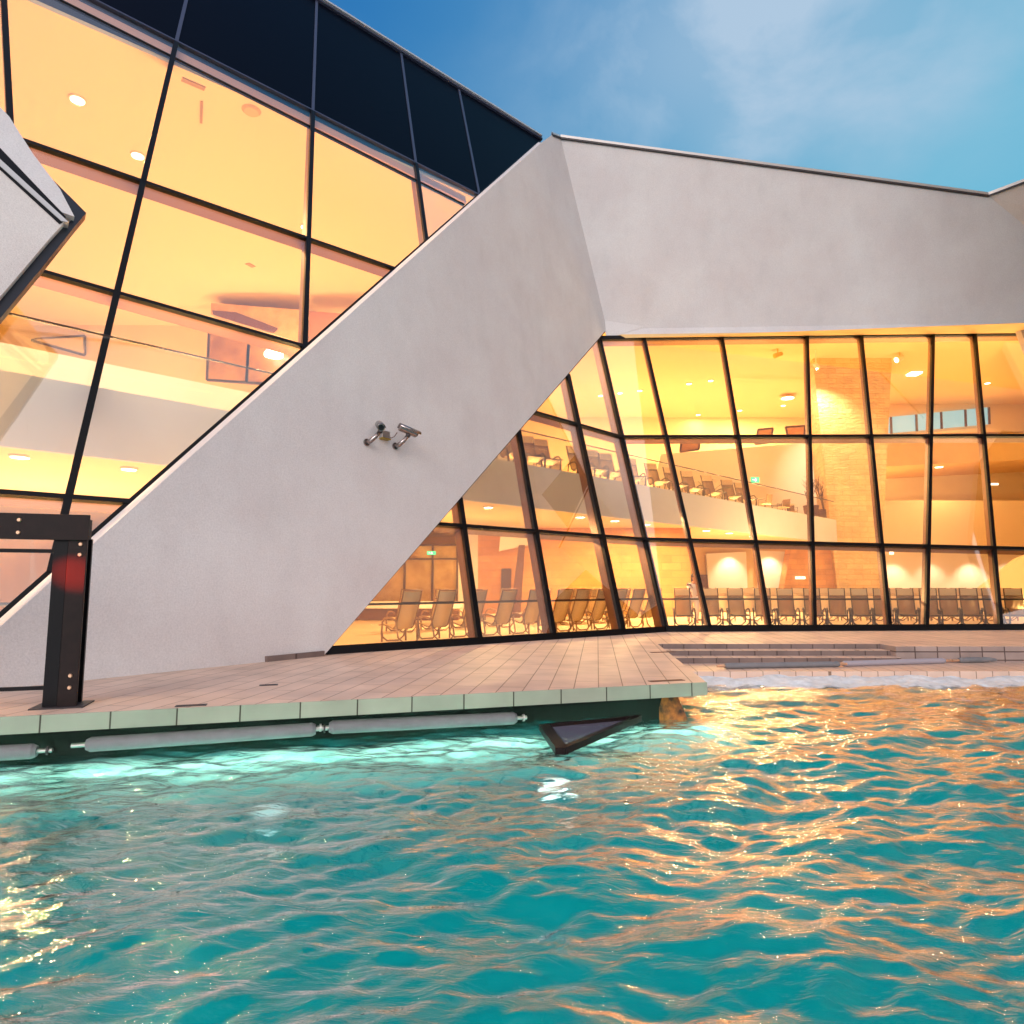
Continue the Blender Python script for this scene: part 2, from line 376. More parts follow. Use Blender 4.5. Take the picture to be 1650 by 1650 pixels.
# facet at the far right, folding towards the pool
p0 = bfm[3]; p1 = bfm[2]
q0 = Bd.at(1840, 262) + V((0, -2.6, 0)); q1 = p1 + V((3.0, -2.0, 0))
MB().prism([p0, p1, q1, q0], [p + n2 * 1.5 for p in (p0, p1, q1, q0)]).build('side_facet', M['stucco2'], bld)
# coping lines on top
cp = MB()
for a_, b_ in ((front[4], bfm[4]), (bfm[4], bfm[3]), (p0, q0)):
    cp.bar(a_ + V((0, -.03, .05)), b_ + V((0, -.03, .05)), .10, V((0, -1, 0)), 0, 1.4)
cp.build('coping', M['coping'], bld)
cg = MB()
for a_, b_ in ((front[4], bfm[4]), (bfm[4], bfm[3]), (p0, q0)):
    cg.bar(a_ + V((0, -.05, -.03)), b_ + V((0, -.05, -.03)), .06, V((0, -1, 0)), 0, .06)
cg.build('drip_edge', M['gasket'], bld)

# curtain wall: lines given by two photo points each, laid on the real glass planes
mulG = [((-170, 40), (-330, 800)), ((5, 0), (22, 300)), ((300, 0), (110, 803)), ((510, 0), (490, 560)), ((647, 95), (685, 380)),
        ((740, 150), (772, 315)), ((740, 805), (772, 1035)), ((835, 698), (892, 1028)), ((915, 610), (1003, 1020)), ((965, 550), (1073, 1016))]
trG = [((520, 1050), (1070, 1015)), ((110, 803), (1040, 870)), ((190, 475), (1000, 705)), ((235, 297), (965, 548)), ((285, 70), (760, 310)), ((505, -2), (870, 224))]
mulA = [((965, 550), (1073, 1016)), ((1038, 548), (1143, 1012)), ((1163, 545), (1240, 1012)), ((1300, 543), (1312, 1012)), ((1387, 541), (1433, 1012)),
        ((1503, 538), (1492, 1012)), ((1570, 538), (1612, 1012)), ((1700, 536), (1690, 1012)), ((1800, 535), (1830, 1012))]
trA = [((1070, 1014), (1650, 1011)), ((1040, 870), (1650, 885)), ((1000, 705), (1650, 703)), ((965, 546), (1650, 537.5))]
def facade(name, P, muls, trs, skip=()):
    fac = thing(name, None, None, (0, 0, 0)); fac.parent = bld; fac.matrix_parent_inverse = bld.matrix_world.inverted()
    n = P.n
    for i in range(len(muls) - 1):
        for j in range(len(trs) - 1):
            if (i, j) in skip: continue
            q = [isect(muls[i], trs[j]), isect(muls[i + 1], trs[j]), isect(muls[i + 1], trs[j + 1]), isect(muls[i], trs[j + 1])]
            w = [P.at(*a) for a in q]
            dark = (P is G and j == 4)
            ob = MB().prism([x + n * .012 for x in w], [x - n * .012 for x in w]).build('dark_panel' if dark else 'glass_pane', M['darkpanel'] if dark else (M['glassr'] if P is G and i >= 5 else M['glass']), fac)
    return fac
facG = facade('left_glazing', G, mulG, trG, skip={(i, 4) for i in (5, 6, 7, 8)} | {(i, 3) for i in (6, 7, 8)} | {(5, 0), (5, 1), (4, 0)})
facA = facade('right_glazing', A, mulA, trA)
apx = [G.at(740, 292), G.at(771, 315), G.at(871, 225), G.at(741, 141)]
MB().prism([p + ng * .011 for p in apx], [p - ng * .013 for p in apx]).build('dark_panel', M['darkpanel'], facG)
facG.name = 'glazed_facade'; facA.name = 'glazed_facade'
def bars(fac, P, line, q0, q1, w, nm, mcap, fin=True, deep=.30, off=0):
    a = P.at(*q0); b = P.at(*q1)
    MB().bar(a, b, w, P.n, -.07 + off, .03).build(nm, mcap, fac)
    if fin: MB().bar(a, b, w * .8, P.n, .034, deep).build(nm + '_fin', M['bronze'], fac)
for i, m_ in enumerate(mulG[1:], 1):
    if i <= 5:
        lo = trG[0] if i < 3 else ((600, 470), (700, 382)); hi = trG[4]
        B_edge = ((870, 229), (0, 996))
        lo = B_edge
        a = isect(m_, lo) if i > 1 else isect(m_, trG[3])
        b = isect(m_, hi)
        if i == 1: b = (3, -60)
        bars(facG, G, m_, a, b, .115, 'mullion', M['black'])
        c = isect(m_, trG[5])
        if i > 1: bars(facG, G, m_, b, c, .085, 'panel_joint', M['joint'], fin=False, off=.03)
    else:
        top = isect(m_, ((978, 530), (520, 1055)))
        lo = isect(m_, trG[0])
        bars(facG, G, m_, lo, top if i < 9 else (965, 547), .16 if i in (8, 9) else .12, 'mullion', M['black'])
for m_ in mulA[1:]:
    bars(facA, A, m_, isect(m_, trA[0]), isect(m_, trA[3]), .10, 'mullion', M['black'], deep=.2)
Bup = ((870, 229), (0, 996)); Blo = ((978, 530), (520, 1055))
for j, t_ in enumerate(trG):
    left = (-90, t_[0][1] + (t_[1][1] - t_[0][1]) / (t_[1][0] - t_[0][0]) * (-90 - t_[0][0]))
    if j in (1, 2, 3): bars(facG, G, t_, left, isect(t_, Bup), .085, 'transom', M['black'], deep=.34)
    if j == 4: bars(facG, G, t_, left, isect(t_, Bup), .05, 'transom', M['joint'], fin=False)
    if j == 5: bars(facG, G, t_, left, (872, 226), .10, 'parapet_cap', M['joint'], fin=False, off=-.03)
    if j in (0, 1, 2): bars(facG, G, t_, isect(t_, Blo), isect(t_, mulG[9]), .085 if j else .16, 'transom', M['black'], fin=j > 0)
# sill band inside below the dark panels (pinkish strip)
s0 = [(-90, -90), (285, 87), (640, 272), (748, 327)]
a = G.at(-90, -106); b = G.at(752, 319)
MB().bar(G.at(-90, -94), G.at(748, 330), .05, ng, -.03, .06).build('transom', M['black'], facG)
MB().bar(a - ng * .06, b - ng * .06, .33, ng, 0, .05).build('head_rail', mat('head_rail_pink', (.72, .38, .24), .5), facG)
for j, t_ in enumerate(trA):
    r_ = (1800, t_[0][1] + (t_[1][1] - t_[0][1]) / (t_[1][0] - t_[0][0]) * (1800 - t_[0][0]))
    bars(facA, A, t_, isect(t_, mulA[0]), r_, .17 if j in (0, 3) else .10, 'transom', M['black'], fin=j > 0)
# frame along the edge of the leaning wall
bars(facG, G, None, (869, 229.5), (-90, 1075), .11, 'edge_frame', M['black'], fin=False, off=.02)
bars(facG, G, None, (976, 532), (518, 1057), .06, 'edge_frame', M['black'], fin=False, off=.05)
# rails across the glass at waist height
MB().bar(G.at(598, 963) - ng * .35, G.at(1066, 957) - ng * .35, .035, ng, 0, .05).build('guard_rail', M['black'], facG)
MB().bar(G.at(-90, 968) - ng * .12, G.at(28, 968) - ng * .12, .04, ng, 0, .05).build('guard_rail', M['black'], facG)
MB().bar(A.at(1066, 957) - A.n * .35, A.at(1800, 958) - A.n * .35, .035, A.n, 0, .05).build('guard_rail', M['black'], facA)

# roof parapet over the dark panels + roof
tl = G.at(-90, -370); tr = G.at(871, 225)
MB().bar(tl + V((0, 0, .1)), tr + V((0, 0, .1)), .10, ng, -.12, .6).build('coping', M['coping'], bld)
roof = MB().prism([tl, tr, V((2, 50, tr.z)), V((-40, 50, tl.z))], [tl + V((0, 0, -.3)), tr + V((0, 0, -.3)), V((2, 50, tr.z - .3)), V((-40, 50, tl.z - .3))])
roof.build('roof', M['gasket'], bld)
rz_ = bfm[4].z - .6
MB().prism([V((1.8, 23, rz_)), V((46, 23.5, 13.7)), V((46, 56, 13.7)), V((1.8, 56, rz_))], [V((1.8, 23, rz_ - .2)), V((46, 23.5, 13.5)), V((46, 56, 13.5)), V((1.8, 56, rz_ - .2))]).build('roof', M['gasket'], bld)

# ---- interior shell
CZ = 13.2
def cut(o, co, no, outer=True):
    bm = bmesh.new(); bm.from_mesh(o.data)
    r = bmesh.ops.bisect_plane(bm, geom=bm.verts[:] + bm.edges[:] + bm.faces[:], plane_co=co, plane_no=no, clear_outer=outer)
    ed = [g for g in r['geom_cut'] if isinstance(g, bmesh.types.BMEdge)]
    if ed: bmesh.ops.edgenet_fill(bm, edges=ed)
    bm.to_mesh(o.data); bm.free()
# the glass folds at the corner mullion, so floor and ceiling come in two pieces meeting in the fold plane
fold = (G.at(965, 550) - gb); seam_n = fold.cross(V((0, 1, 0))).normalized()
if seam_n.x < 0: seam_n = -seam_n
def two(name, z0, z1, y0, m, gap):
    l_ = MB().box(-34, 30, 4, 53.5, z0, z1).build(name, m, bld); cut(l_, gb, seam_n); cut(l_, G.p - G.n * gap, G.n)
    r_ = MB().box(-10, 46, 12, 53.5, z0, z1).build(name, m, bld); cut(r_, gb + seam_n * .0005, -seam_n); cut(r_, A.p - A.n * gap, A.n)
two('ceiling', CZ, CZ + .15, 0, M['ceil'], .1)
def wall(name, pts, m, th=.25, dirv=(0, 1, 0)):
    pts = [V(p) for p in pts]; d = V(dirv) * th
    return MB().prism(pts, [p + d for p in pts]).build(name, m, bld)
LB, RBK = 33.0, 52.0
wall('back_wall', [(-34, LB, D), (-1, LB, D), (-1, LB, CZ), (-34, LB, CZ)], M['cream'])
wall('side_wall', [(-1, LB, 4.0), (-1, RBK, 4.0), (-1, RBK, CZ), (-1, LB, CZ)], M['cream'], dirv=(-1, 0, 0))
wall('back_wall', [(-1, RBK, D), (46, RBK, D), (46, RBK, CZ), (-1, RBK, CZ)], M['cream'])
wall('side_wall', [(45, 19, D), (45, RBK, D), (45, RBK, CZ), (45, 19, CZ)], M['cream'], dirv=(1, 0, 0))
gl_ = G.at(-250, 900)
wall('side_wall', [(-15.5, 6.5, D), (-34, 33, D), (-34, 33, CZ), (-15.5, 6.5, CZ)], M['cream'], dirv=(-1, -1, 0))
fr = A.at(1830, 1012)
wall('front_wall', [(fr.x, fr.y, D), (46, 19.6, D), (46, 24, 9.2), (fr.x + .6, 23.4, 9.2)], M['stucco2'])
# interior floor
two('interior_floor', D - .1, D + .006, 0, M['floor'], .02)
# upper floor slab whose edge runs parallel to the left glass
SB, ST, DK = 2.3, 3.57, 3.50
e0 = zat(-60, 713, SB); e1 = zat(1345, 875, SB)
ed = (e1 - e0).normalized(); en = V((-ed.y, ed.x, 0))
e0 = e0 - ed * 1.5
def at(p, z): return V((p.x, p.y, z))
slab = MB().prism([at(e0, SB), at(e1, SB), at(e1, DK), at(e0, DK)], [at(q + en * 22, z) for q, z in ((e0, SB), (e1, SB), (e1, DK), (e0, DK))])
so_ = slab.build('upper_floor', M['ceil'], bld)
MB().prism([at(e0, SB - .01), at(e1, SB - .01), at(e1, ST), at(e0, ST)], [at(q - en * .14, z) for q, z in ((e0, SB - .01), (e1, SB - .01), (e1, ST - .0), (e0, ST - .0))]).build('balcony_fascia', M['fascia'], bld)
wall('parapet_end', [at(e1 + ed * .02, SB), at(e1 + ed * .02 + en * 4, SB), at(e1 + ed * .02 + en * 4, ST), at(e1 + ed * .02, ST)], M['cream'], .1, ed)
# low inner parapet seen behind the left part of the balcony
i0 = e0 + en * 5; i1 = e0 + ed * 19 + en * 5
wall('inner_parapet', [at(i0, DK), at(i1, DK), at(i1, DK + 2.05), at(i0, DK + 2.05)], M['white'], .2, en)
# balustrade on the slab
br_ = thing('glass_balustrade', 'glass balustrade with thin dark top rail along the upper floor edge', 'balustrade', tuple(at(e0, DK)))
rb0 = e0 - en * .05; rb1 = e1 - en * .05
MB().tube([at(rb0, ST + 1.02), at(rb1, ST + 1.02)], .022, 6).build('top_rail', M['frame'], br_)
MB().prism([at(rb0, ST), at(rb1, ST), at(rb1, ST + 1.0), at(rb0, ST + 1.0)], [at(q - en * .012, z) for q, z in ((rb0, ST), (rb1, ST), (rb1, ST + 1.0), (rb0, ST + 1.0))]).build('glass_infill', M['balglass'], br_)

# ---- ground floor walls
def yw(name, pxs, Y, m, th=.25): return wall(name, [yat(px, py, Y) for px, py in pxs], m, th)
yw('stone_wall', [(770, 1003), (1113, 1003), (1113, 846), (770, 846)], 27, M['brick'])
yw('cream_pier', [(738, 1003), (770, 1003), (770, 846), (738, 846)], 26.9, M['white'])
yw('white_upstand', [(804, 888), (862, 876), (862, 848), (808, 848)], 26.2, M['white'], .3)
yw('brown_post', [(820, 1003), (838, 1003), (846, 878), (836, 878)], 26.0, M['pot'], .2)
yw('doorway', [(806, 1000), (822, 1000), (824, 916), (808, 916)], 26.9, M['dbrown'], .05)
# glazed room at the left of the ground floor
yw('room_wall', [(-200, 1010), (738, 1010), (738, 848), (-200, 848)], 31.8, M['ochre'])
gr = thing('glazed_partition', 'brown framed glazed partition behind the pale loungers at left', 'partition', tuple(yat(660, 1000, 27)))
x0 = yat(560, 950, 27).x; x1 = yat(738, 950, 27).x
z1_ = yat(600, 880, 27).z; z2_ = yat(600, 902, 27).z
f_ = MB().box(x0, x1, 26.9, 27.05, z1_, z1_ + .08).box(x0, x1, 26.9, 27.05, z2_, z2_ + .06).box(x0, x1, 26.9, 27.05, D + .01, D + .2)
for px in (600, 652, 697, 737): xx = yat(px, 950, 27).x; f_.box(xx - .04, xx + .04, 26.88, 27.07, D + .01, z1_ + .05)
f_.build('partition_frame', M['dbrown'], gr)
MB().box(x0, x1, 26.97, 26.99, D, z1_).build('partition_glass', mat('brown_glass', (.38, .22, .08), .15, col2=(.62, .42, .18), nscale=1.1), gr)
ct = thing('white_counter', 'long white counter top behind the pale loungers at left', 'counter', tuple(yat(640, 1000, 24)))
cz_ = yat(640, 975, 24).z
MB().box(yat(540, 980, 24).x, yat(742, 980, 24).x, 24, 24.9, cz_ - .12, cz_ + .12).build('counter_top', M['white'], ct, bevel=.01)
MB().box(yat(545, 980, 24).x, yat(738, 980, 24).x, 24.1, 24.8, D + .01, cz_ - .12).build('counter_base', M['pot'], ct)
# recess behind the right row: pale wall panels, pilaster, stone block with sign
yw('recess_wall', [(1100, 1000), (1360, 1000), (1360, 878), (1100, 878)], 40, M['ochre'])
yw('white_panel', [(1144, 978), (1206, 978), (1202, 889), (1138, 892)], 39.6, M['white'])
yw('white_panel', [(1222, 978), (1258, 978), (1268, 889), (1224, 887)], 39.6, M['white'])
yw('stone_block', [(1254, 1000), (1356, 1000), (1348, 876), (1276, 876)], 38.6, M['brick'], .8)
yw('dark_niche', [(1102, 960), (1143, 960), (1140, 926), (1104, 926)], 39.7, M['pot'], .2)
# far hall, right of the column
yw('far_wall_lower', [(1400, 1000), (1900, 1000), (1900, 880), (1400, 880)], 44, M['white'])
FA = 42
yw('far_balcony_fascia', [(1415, 885), (1900, 885), (1900, 808), (1415, 806)], FA, M['cream'], 4)
yw('upper_fascia', [(1415, 752), (1900, 728), (1900, 690), (1415, 705)], FA, M['ochre'], 6)
yw('upper_back_wall', [(1425, 700), (1900, 690), (1900, 600), (1425, 600)], 48, M['cream'])
# long parapet behind the upper floor, centre
yw('rear_parapet', [(1040, 850), (1325, 850), (1318, 712), (1065, 732)], 41, M['white'])
yw('stair_flank', [(1546, 975), (1900, 1000), (1900, 800), (1640, 900)], 36, M['cream'], .3)
# stone column, narrowing downwards
ct_ = [yat(1308, 560, 38), yat(1438, 560, 38), yat(1417, 985, 38), yat(1353, 985, 38)]
yc = V((.25, 1, 0)) * 3
MB().prism(ct_, [p + yc for p in ct_]).build('stone_column', M['column'], bld)
# strip window high on the far wall
sw = thing('strip_window', 'high strip window with pane glowing like blue dusk sky beyond the stone column', 'window', tuple(yat(1510, 680, 47.8)))
q = [(1432, 698), (1596, 683), (1594, 656), (1434, 672)]
wq = [yat(*p, 47.6) for p in q]
MB().prism(wq, [p + V((0, .1, 0)) for p in wq]).build('window_pane', mat('dusk_glow_pane', (.1, .2, .25), .4, emis=(.33, .55, .60), estr=.9), sw)  # pane glows by itself in place of sky behind it
f_ = MB()
for px in (1436, 1477, 1517, 1556, 1594):
    yy = 672 - (px - 1434) * .1; f_.bar(yat(px, yy, 47.5), yat(px + 1, yy + 27, 47.5), .14, V((0, -1, 0)), 0, .08)
f_.build('window_frame', M['dbrown'], sw)
# dark internal windows and structures
def intwin(name, label, cat, q, Y, m, bars_=(), grp=None):
    t_ = thing(name, label, cat, tuple(yat(*q[0], Y)), group=grp)
    w_ = [yat(*p, Y) for p in q]
    MB().prism(w_, [p + V((0, .08, 0)) for p in w_]).build('pane', m, t_)
    f = MB(); k = len(q)
    for i in range(k): f.bar(w_[i], w_[(i + 1) % k], .12, V((0, -1, 0)), .0, .06)
    for a_, b_ in bars_: f.bar(yat(*a_, Y), yat(*b_, Y), .14, V((0, -1, 0)), 0, .07)
    f.build('frame', M['dbrown'], t_)
mg = mat('amber_glass', (.50, .26, .10), .2, col2=(.30, .13, .07), nscale=.8)
intwin('interior_window', 'dark framed interior window with ceiling lamp behind it at upper left hall', 'window', [(333, 612), (478, 622), (478, 548), (337, 527)], 30.5, mg, [((401, 545), (397, 616))])
intwin('interior_window', 'faint long interior window outline on the far left wall', 'window', [(50, 548), (136, 572), (136, 541), (60, 546)], 32.8, M['cream'])
intwin('interior_window', 'small brown window above rear parapet, directly right of the balcony row', 'window', [(1096, 728), (1126, 724), (1128, 708), (1098, 712)], 40.8, mg)
intwin('interior_window', 'brown window above rear parapet with slanted reveal', 'window', [(1217, 716), (1240, 713), (1246, 690), (1222, 692)], 43, mg)
intwin('interior_window', 'grey brown window beside the stone column above rear parapet', 'window', [(1270, 704), (1296, 702), (1297, 686), (1266, 688)], 43, mg)
cb = thing('ceiling_box', 'stained brown boxed ceiling section at the back of the upper left hall', 'bulkhead', tuple(yat(420, 500, 30)))
qb = [yat(*p, 29.5) for p in ((340, 506), (340, 488), (484, 499), (484, 552))]
MB().prism(qb, [p + V((0, 2, 0)) for p in qb]).build('box_face', mat('stained_panel', (.78, .52, .24), .6, col2=(.60, .34, .14), nscale=1.5), cb)
qb = [yat(*p, 29.3) for p in ((342, 500), (380, 503), (446, 528), (440, 534), (400, 524), (343, 506))]
MB().prism(qb, [p + V((0, .15, 0)) for p in qb]).build('dark_slot', mat('slot_brown', (.16, .05, .03), .6), cb)
qb = [yat(*p, 29.5) for p in ((498, 501), (640, 512), (640, 620), (498, 620))]
tag(MB().prism(qb, [p + V((0, 1, 0)) for p in qb]).build('bulkhead', mat('brown_bulkhead', (.42, .17, .08), .5)), 'reddish brown bulkhead panel wedged beside the leaning wall', 'bulkhead')
# window into under-slab corner
# ---------------------------------------------------------------- lamps
WARM = (1.0, .645, .275)
def downlight(px, py, z, r, label, power=60, Y=None, group='ceiling downlights', nm='ceiling_light'):
    p = zat(px, py, z) if Y is None else yat(px, py, Y)
    power = power * .84
    t_ = thing(nm, label, 'lamp', tuple(p), group=group)
    ring = MB().tube([p + V((0, 0, .0)), p + V((0, 0, -.035))], [r * 1.25, r * 1.2], 16); ring.build('trim_ring', M['lamptrim'], t_)
    MB().tube([p + V((0, 0, -.036)), p + V((0, 0, -.045))], [r, r], 16).build('lamp_disc', M['lamp'], t_)
    if power:
        l = bpy.data.lights.new('downlight', 'AREA'); l.shape = 'DISK'; l.size = r * 1.9; l.energy = power; l.color = WARM
        lo = bpy.data.objects.new('bulb', l); C.objects.link(lo); lo.parent = t_; lo.location = (0, 0, -.06)
    return t_
CE = CZ - .01
LI = [(125, 160, 'elongated bright ceiling lamp nearest the upper left window corner', 900), (222, 250, 'ceiling lamp just left of the long slanting mullion, upper glazing', 900),
      (493, 365, 'small lamp behind the near vertical mullion of the upper glazing', 700), (566, 421, 'small lamp below the upper transom near the leaning wall', 500),
      (463, 531, 'bright lamp on the stained ceiling box', 0)]
for px, py, lb, pw in LI: downlight(px, py, CE, .17, lb, pw)
for px, py, lb in ((968, 637, 'leftmost ceiling lamp beside the folded corner mullion'), (999, 633, 'ceiling lamp second right of the corner mullion'), (1031, 629, 'ceiling lamp third in the short row beside the corner mullion'),
                   (1110, 618, 'left lamp of the pair in the second right pane'), (1145, 613, 'right lamp of the pair in the second right pane'),
                   (1125, 668, 'star bright low ceiling lamp in the second right pane'), (1192, 661, 'ceiling lamp just right of the third mullion'), (1262, 653, 'small lamp beneath the brightest ceiling lamp'),
                   (1006, 681, 'faint far ceiling lamp above the balcony row'), (1591, 617, 'ceiling lamp at upper right near the last mullion')):
    downlight(px, py, CE, .16, lb, 120 if px == 1125 else 550)
downlight(1269, 641, CE - .2, .42, 'brightest large round ceiling lamp left of the stone column', 1400)
# square lamp
sq = thing('square_ceiling_light', 'square white ceiling lamp right of the stone column', 'lamp', tuple(zat(1473, 601, CE)))
p = zat(1473, 601, CE); MB().box(p.x - .32, p.x + .32, p.y - .32, p.y + .32, p.z - .1, p.z - .02).build('lamp_panel', M['lamp'], sq); MB().box(p.x - .4, p.x + .4, p.y - .4, p.y + .4, p.z - .02, p.z).build('lamp_frame', M['lamptrim'], sq)
# slots and detectors on the cream ceiling
vm_ = mat('ceiling_slot', (.42, .24, .08), .8)
for a_, b_, w_, lb in (((293, 127), (330, 143), .16, 'long ceiling air slot in the upper pane right of the slanting mullion'), ((325, 163), (324, 198), .07, 'short thin ceiling slot below the long air slot'), ((398, 424), (409, 430), .22, 'tiny dark ceiling mark in the middle row of panes')):
    a3 = zat(*a_, CE); b3 = zat(*b_, CE); t_ = thing('ceiling_slot', lb, 'air slot', tuple((a3 + b3) / 2))
    MB().bar(a3, b3, w_, V((0, 0, -1)), -.02, 0).build('slot_cover', vm_, t_)
p = zat(405, 178, CE); t_ = thing('smoke_detector', 'round ceiling detector in the upper pane left of the near vertical mullion', 'detector', tuple(p))
MB().tube([p, p + V((0, 0, -.06))], [.26, .2], 16).build('detector_body', mat('detector_cream', (.66, .42, .18), .8), t_)
# lamps under the upper floor
und = [(31, 734, 'downlight under the upper floor at the far left'), (208, 754, 'downlight under the upper floor right of the long mullion'), (787, 816, 'downlight under the upper floor in the first lower pane'),
       (935, 832, 'downlight under the upper floor left of the thick mullion'), (991, 838, 'downlight under the upper floor right of the thick mullion'), (1041, 844, 'downlight under the upper floor beside the corner mullion'),
       (1138, 854, 'left downlight of the close pair under the upper floor'), (1175, 858, 'right downlight of the close pair under the upper floor'), (1213, 863, 'last downlight under the upper floor towards the column')]
for px, py, lb in und: downlight(px, py, SB - .005, .13 + .02 * (px > 900), lb, 430, group='downlights under the upper floor')
# far hall lamps and twin-lamp in window
tag_ = downlight(1513, 752, 0, .22, 'round lamp in the recess above the far balcony', 300, Y=41.5)
l1 = thing('ceiling_lamp', 'large oval double lamp glowing behind the interior window', 'lamp', tuple(yat(441, 573, 30)))
p = yat(441, 574, 29.9); MB().tube([p + V((0, 0, .0)), p + V((0, 0, .14))], [.42, .42], 20).build('lower_disc', M['lamp'], l1)
MB().tube([p + V((0, 0, .25)), p + V((0, 0, .33))], [.34, .3], 20).build('upper_disc', M['lamp'], l1)
# unseen lights added on the floors behind the parapets to brighten the ceiling
def fill_uplight(c, sx, sy, power, rz=0, label='added unseen fill light behind the balcony edge', tilt=(0, 0)):
    l = bpy.data.lights.new('fill_uplight', 'AREA'); l.shape = 'RECTANGLE'; l.size = sx; l.size_y = sy; l.energy = power; l.color = WARM
    lo = bpy.data.objects.new('fill_uplight', l); C.objects.link(lo); lo.location = c; lo.rotation_euler = (math.pi + tilt[0], tilt[1], rz)
ang = math.atan2(ed.y, ed.x)
for s_ in (3, 10, 17, 24, 31):
    pp = e0 + ed * s_ + en * .45
    fill_uplight((pp.x, pp.y, DK + .03), 6, .1, 370, ang)
for x_ in (-18, -10, 2, 10, 18, 26, 34): fill_uplight((x_, 30 if x_ < 0 else 45.6, DK + .06), 6, .3, 520)
# wall washers on the pale panels and ground floor
for px, Y, pw, z_ in ((1180, 39.0, 130, 2.2), (1245, 39.0, 130, 2.2), (1452, 43, 150, 2.2), (1578, 43, 170, 2.2), (1640, 43, 120, 2.2), (1513, 43, 110, 2.2)):
    p = yat(px, 900, Y); l = bpy.data.lights.new('spot', 'SPOT'); l.energy = pw * 2.6; l.spot_size = R(80); l.spot_blend = .8; l.shadow_soft_size = .06; l.color = (1, .74, .5)
    lo = bpy.data.objects.new('wall_washer', l); C.objects.link(lo); lo.location = (p.x, p.y - .3, z_); lo.rotation_euler = (R(22), 0, 0)
# unseen fill lights added at hall floor level to brighten ceiling and column
for x_, y_, pw in ((13, 28, 600), (20, 28, 850), (26, 30, 1050), (27, 36, 650)): fill_uplight((x_, y_, D + .02), 5, .25, pw)
for px, Y, pw in ((40, 15.5, 320), (660, 21.5, 110), (800, 22.5, 90), (960, 24.2, 50)):
    p = yat(px, 1000, Y); fill_uplight((p.x, p.y, D + .02), 2.4, .2, pw)  # fill lights added at floor level to brighten the ground floor
# column spot
p = yat(1315, 588, 36.5); l = bpy.data.lights.new('spot', 'SPOT'); l.energy = 4500; l.spot_size = R(75); l.spot_blend = .9; l.shadow_soft_size = .1; l.color = (1, .8, .6)
sp = thing('spotlight', 'small ceiling spotlight beside the top of the stone column', 'spotlight', tuple(p))
lo = bpy.data.objects.new('bulb', l); C.objects.link(lo); lo.parent = sp; lo.location = (0, 0, -.2); lo.rotation_euler = (V((1.6, 1.6, -3.2))).to_track_quat('-Z', 'Y').to_euler()
MB().tube([p + V((-.1, 0, .1)), p + V((.15, .1, -.15))], [.12, .16], 12).build('housing', M['lamptrim'], sp)
MB().tube([p + V((0, 0, .0)), V((p.x, p.y, CE))], .03, 6).build('stem', M['lamptrim'], sp)
sp2 = thing('spotlight', 'ceiling spotlight in the third right pane with a bright streak', 'spotlight', tuple(zat(1253, 562, CE)))
p = zat(1253, 562, CE); MB().tube([p, p + V((0, 0, -.3))], .04, 8).build('stem', M['brass'], sp2); MB().tube([p + V((-.2, 0, -.42)), p + V((.25, .1, -.25))], [.14, .12], 12).build('housing', M['brass'], sp2)
sp3 = thing('spotlight', 'ceiling spotlight just right of the stone column top', 'spotlight', tuple(yat(1450, 576, 37)))
p = yat(1450, 576, 37); MB().tube([p + V((0, 0, .0)), V((p.x, p.y, CE))], .04, 8).build('stem', M['brass'], sp3); MB().tube([p + V((-.2, 0, -.15)), p + V((.2, .1, .05))], [.17, .14], 12).build('housing', M['lamptrim'], sp3)
MB().tube([p + V((-.21, 0, -.155)), p + V((-.23, 0, -.165))], [.15, .15], 12).build('lens', M['lamp'], sp3)
# signs
def sign(px, py, Y, w, hh, m, label, cat='sign', inner=True):
    p = yat(px, py, Y); t_ = thing('exit_sign' if m is M['sign'] else 'lit_sign', label, cat, tuple(p))
    MB().box(p.x - w / 2, p.x + w / 2, p.y, p.y + .08, p.z - hh / 2, p.z + hh / 2).build('sign_box', m, t_)
    if inner:
        k = MB(); k.box(p.x - w * .05, p.x + w * .12, p.y - .012, p.y - .002, p.z - hh * .28, p.z + hh * .1); k.ball((p.x + w * .06, p.y - .006, p.z + hh * .25), hh * .1, 6, (1, .1, 1))
        k.box(p.x - w * .35, p.x - w * .12, p.y - .012, p.y - .002, p.z - hh * .06, p.z + hh * .06); k.build('pictogram', M['signw'], t_)
sign(1217, 773, 34.5, .42, .28, M['sign'], 'green exit sign above the cafe chairs on the balcony')
sign(695, 891, 26.5, .34, .14, M['sign'], 'green exit sign on the glazed partition, lower left glazing')
sign(1290, 931, 38.4, .55, .15, M['signw'], 'white lit sign strip on the stone block', inner=False)
sign(1437, 888, 36, .2, .35, M['signw'], 'tiny white lit box sign at the right foot of the column', inner=False)
sign(1601, 780, 40, .6, .12, M['signw'], 'white lit strip sign over the far balcony', inner=False)
# lamp shades (two pale pendant lamps near the niche)

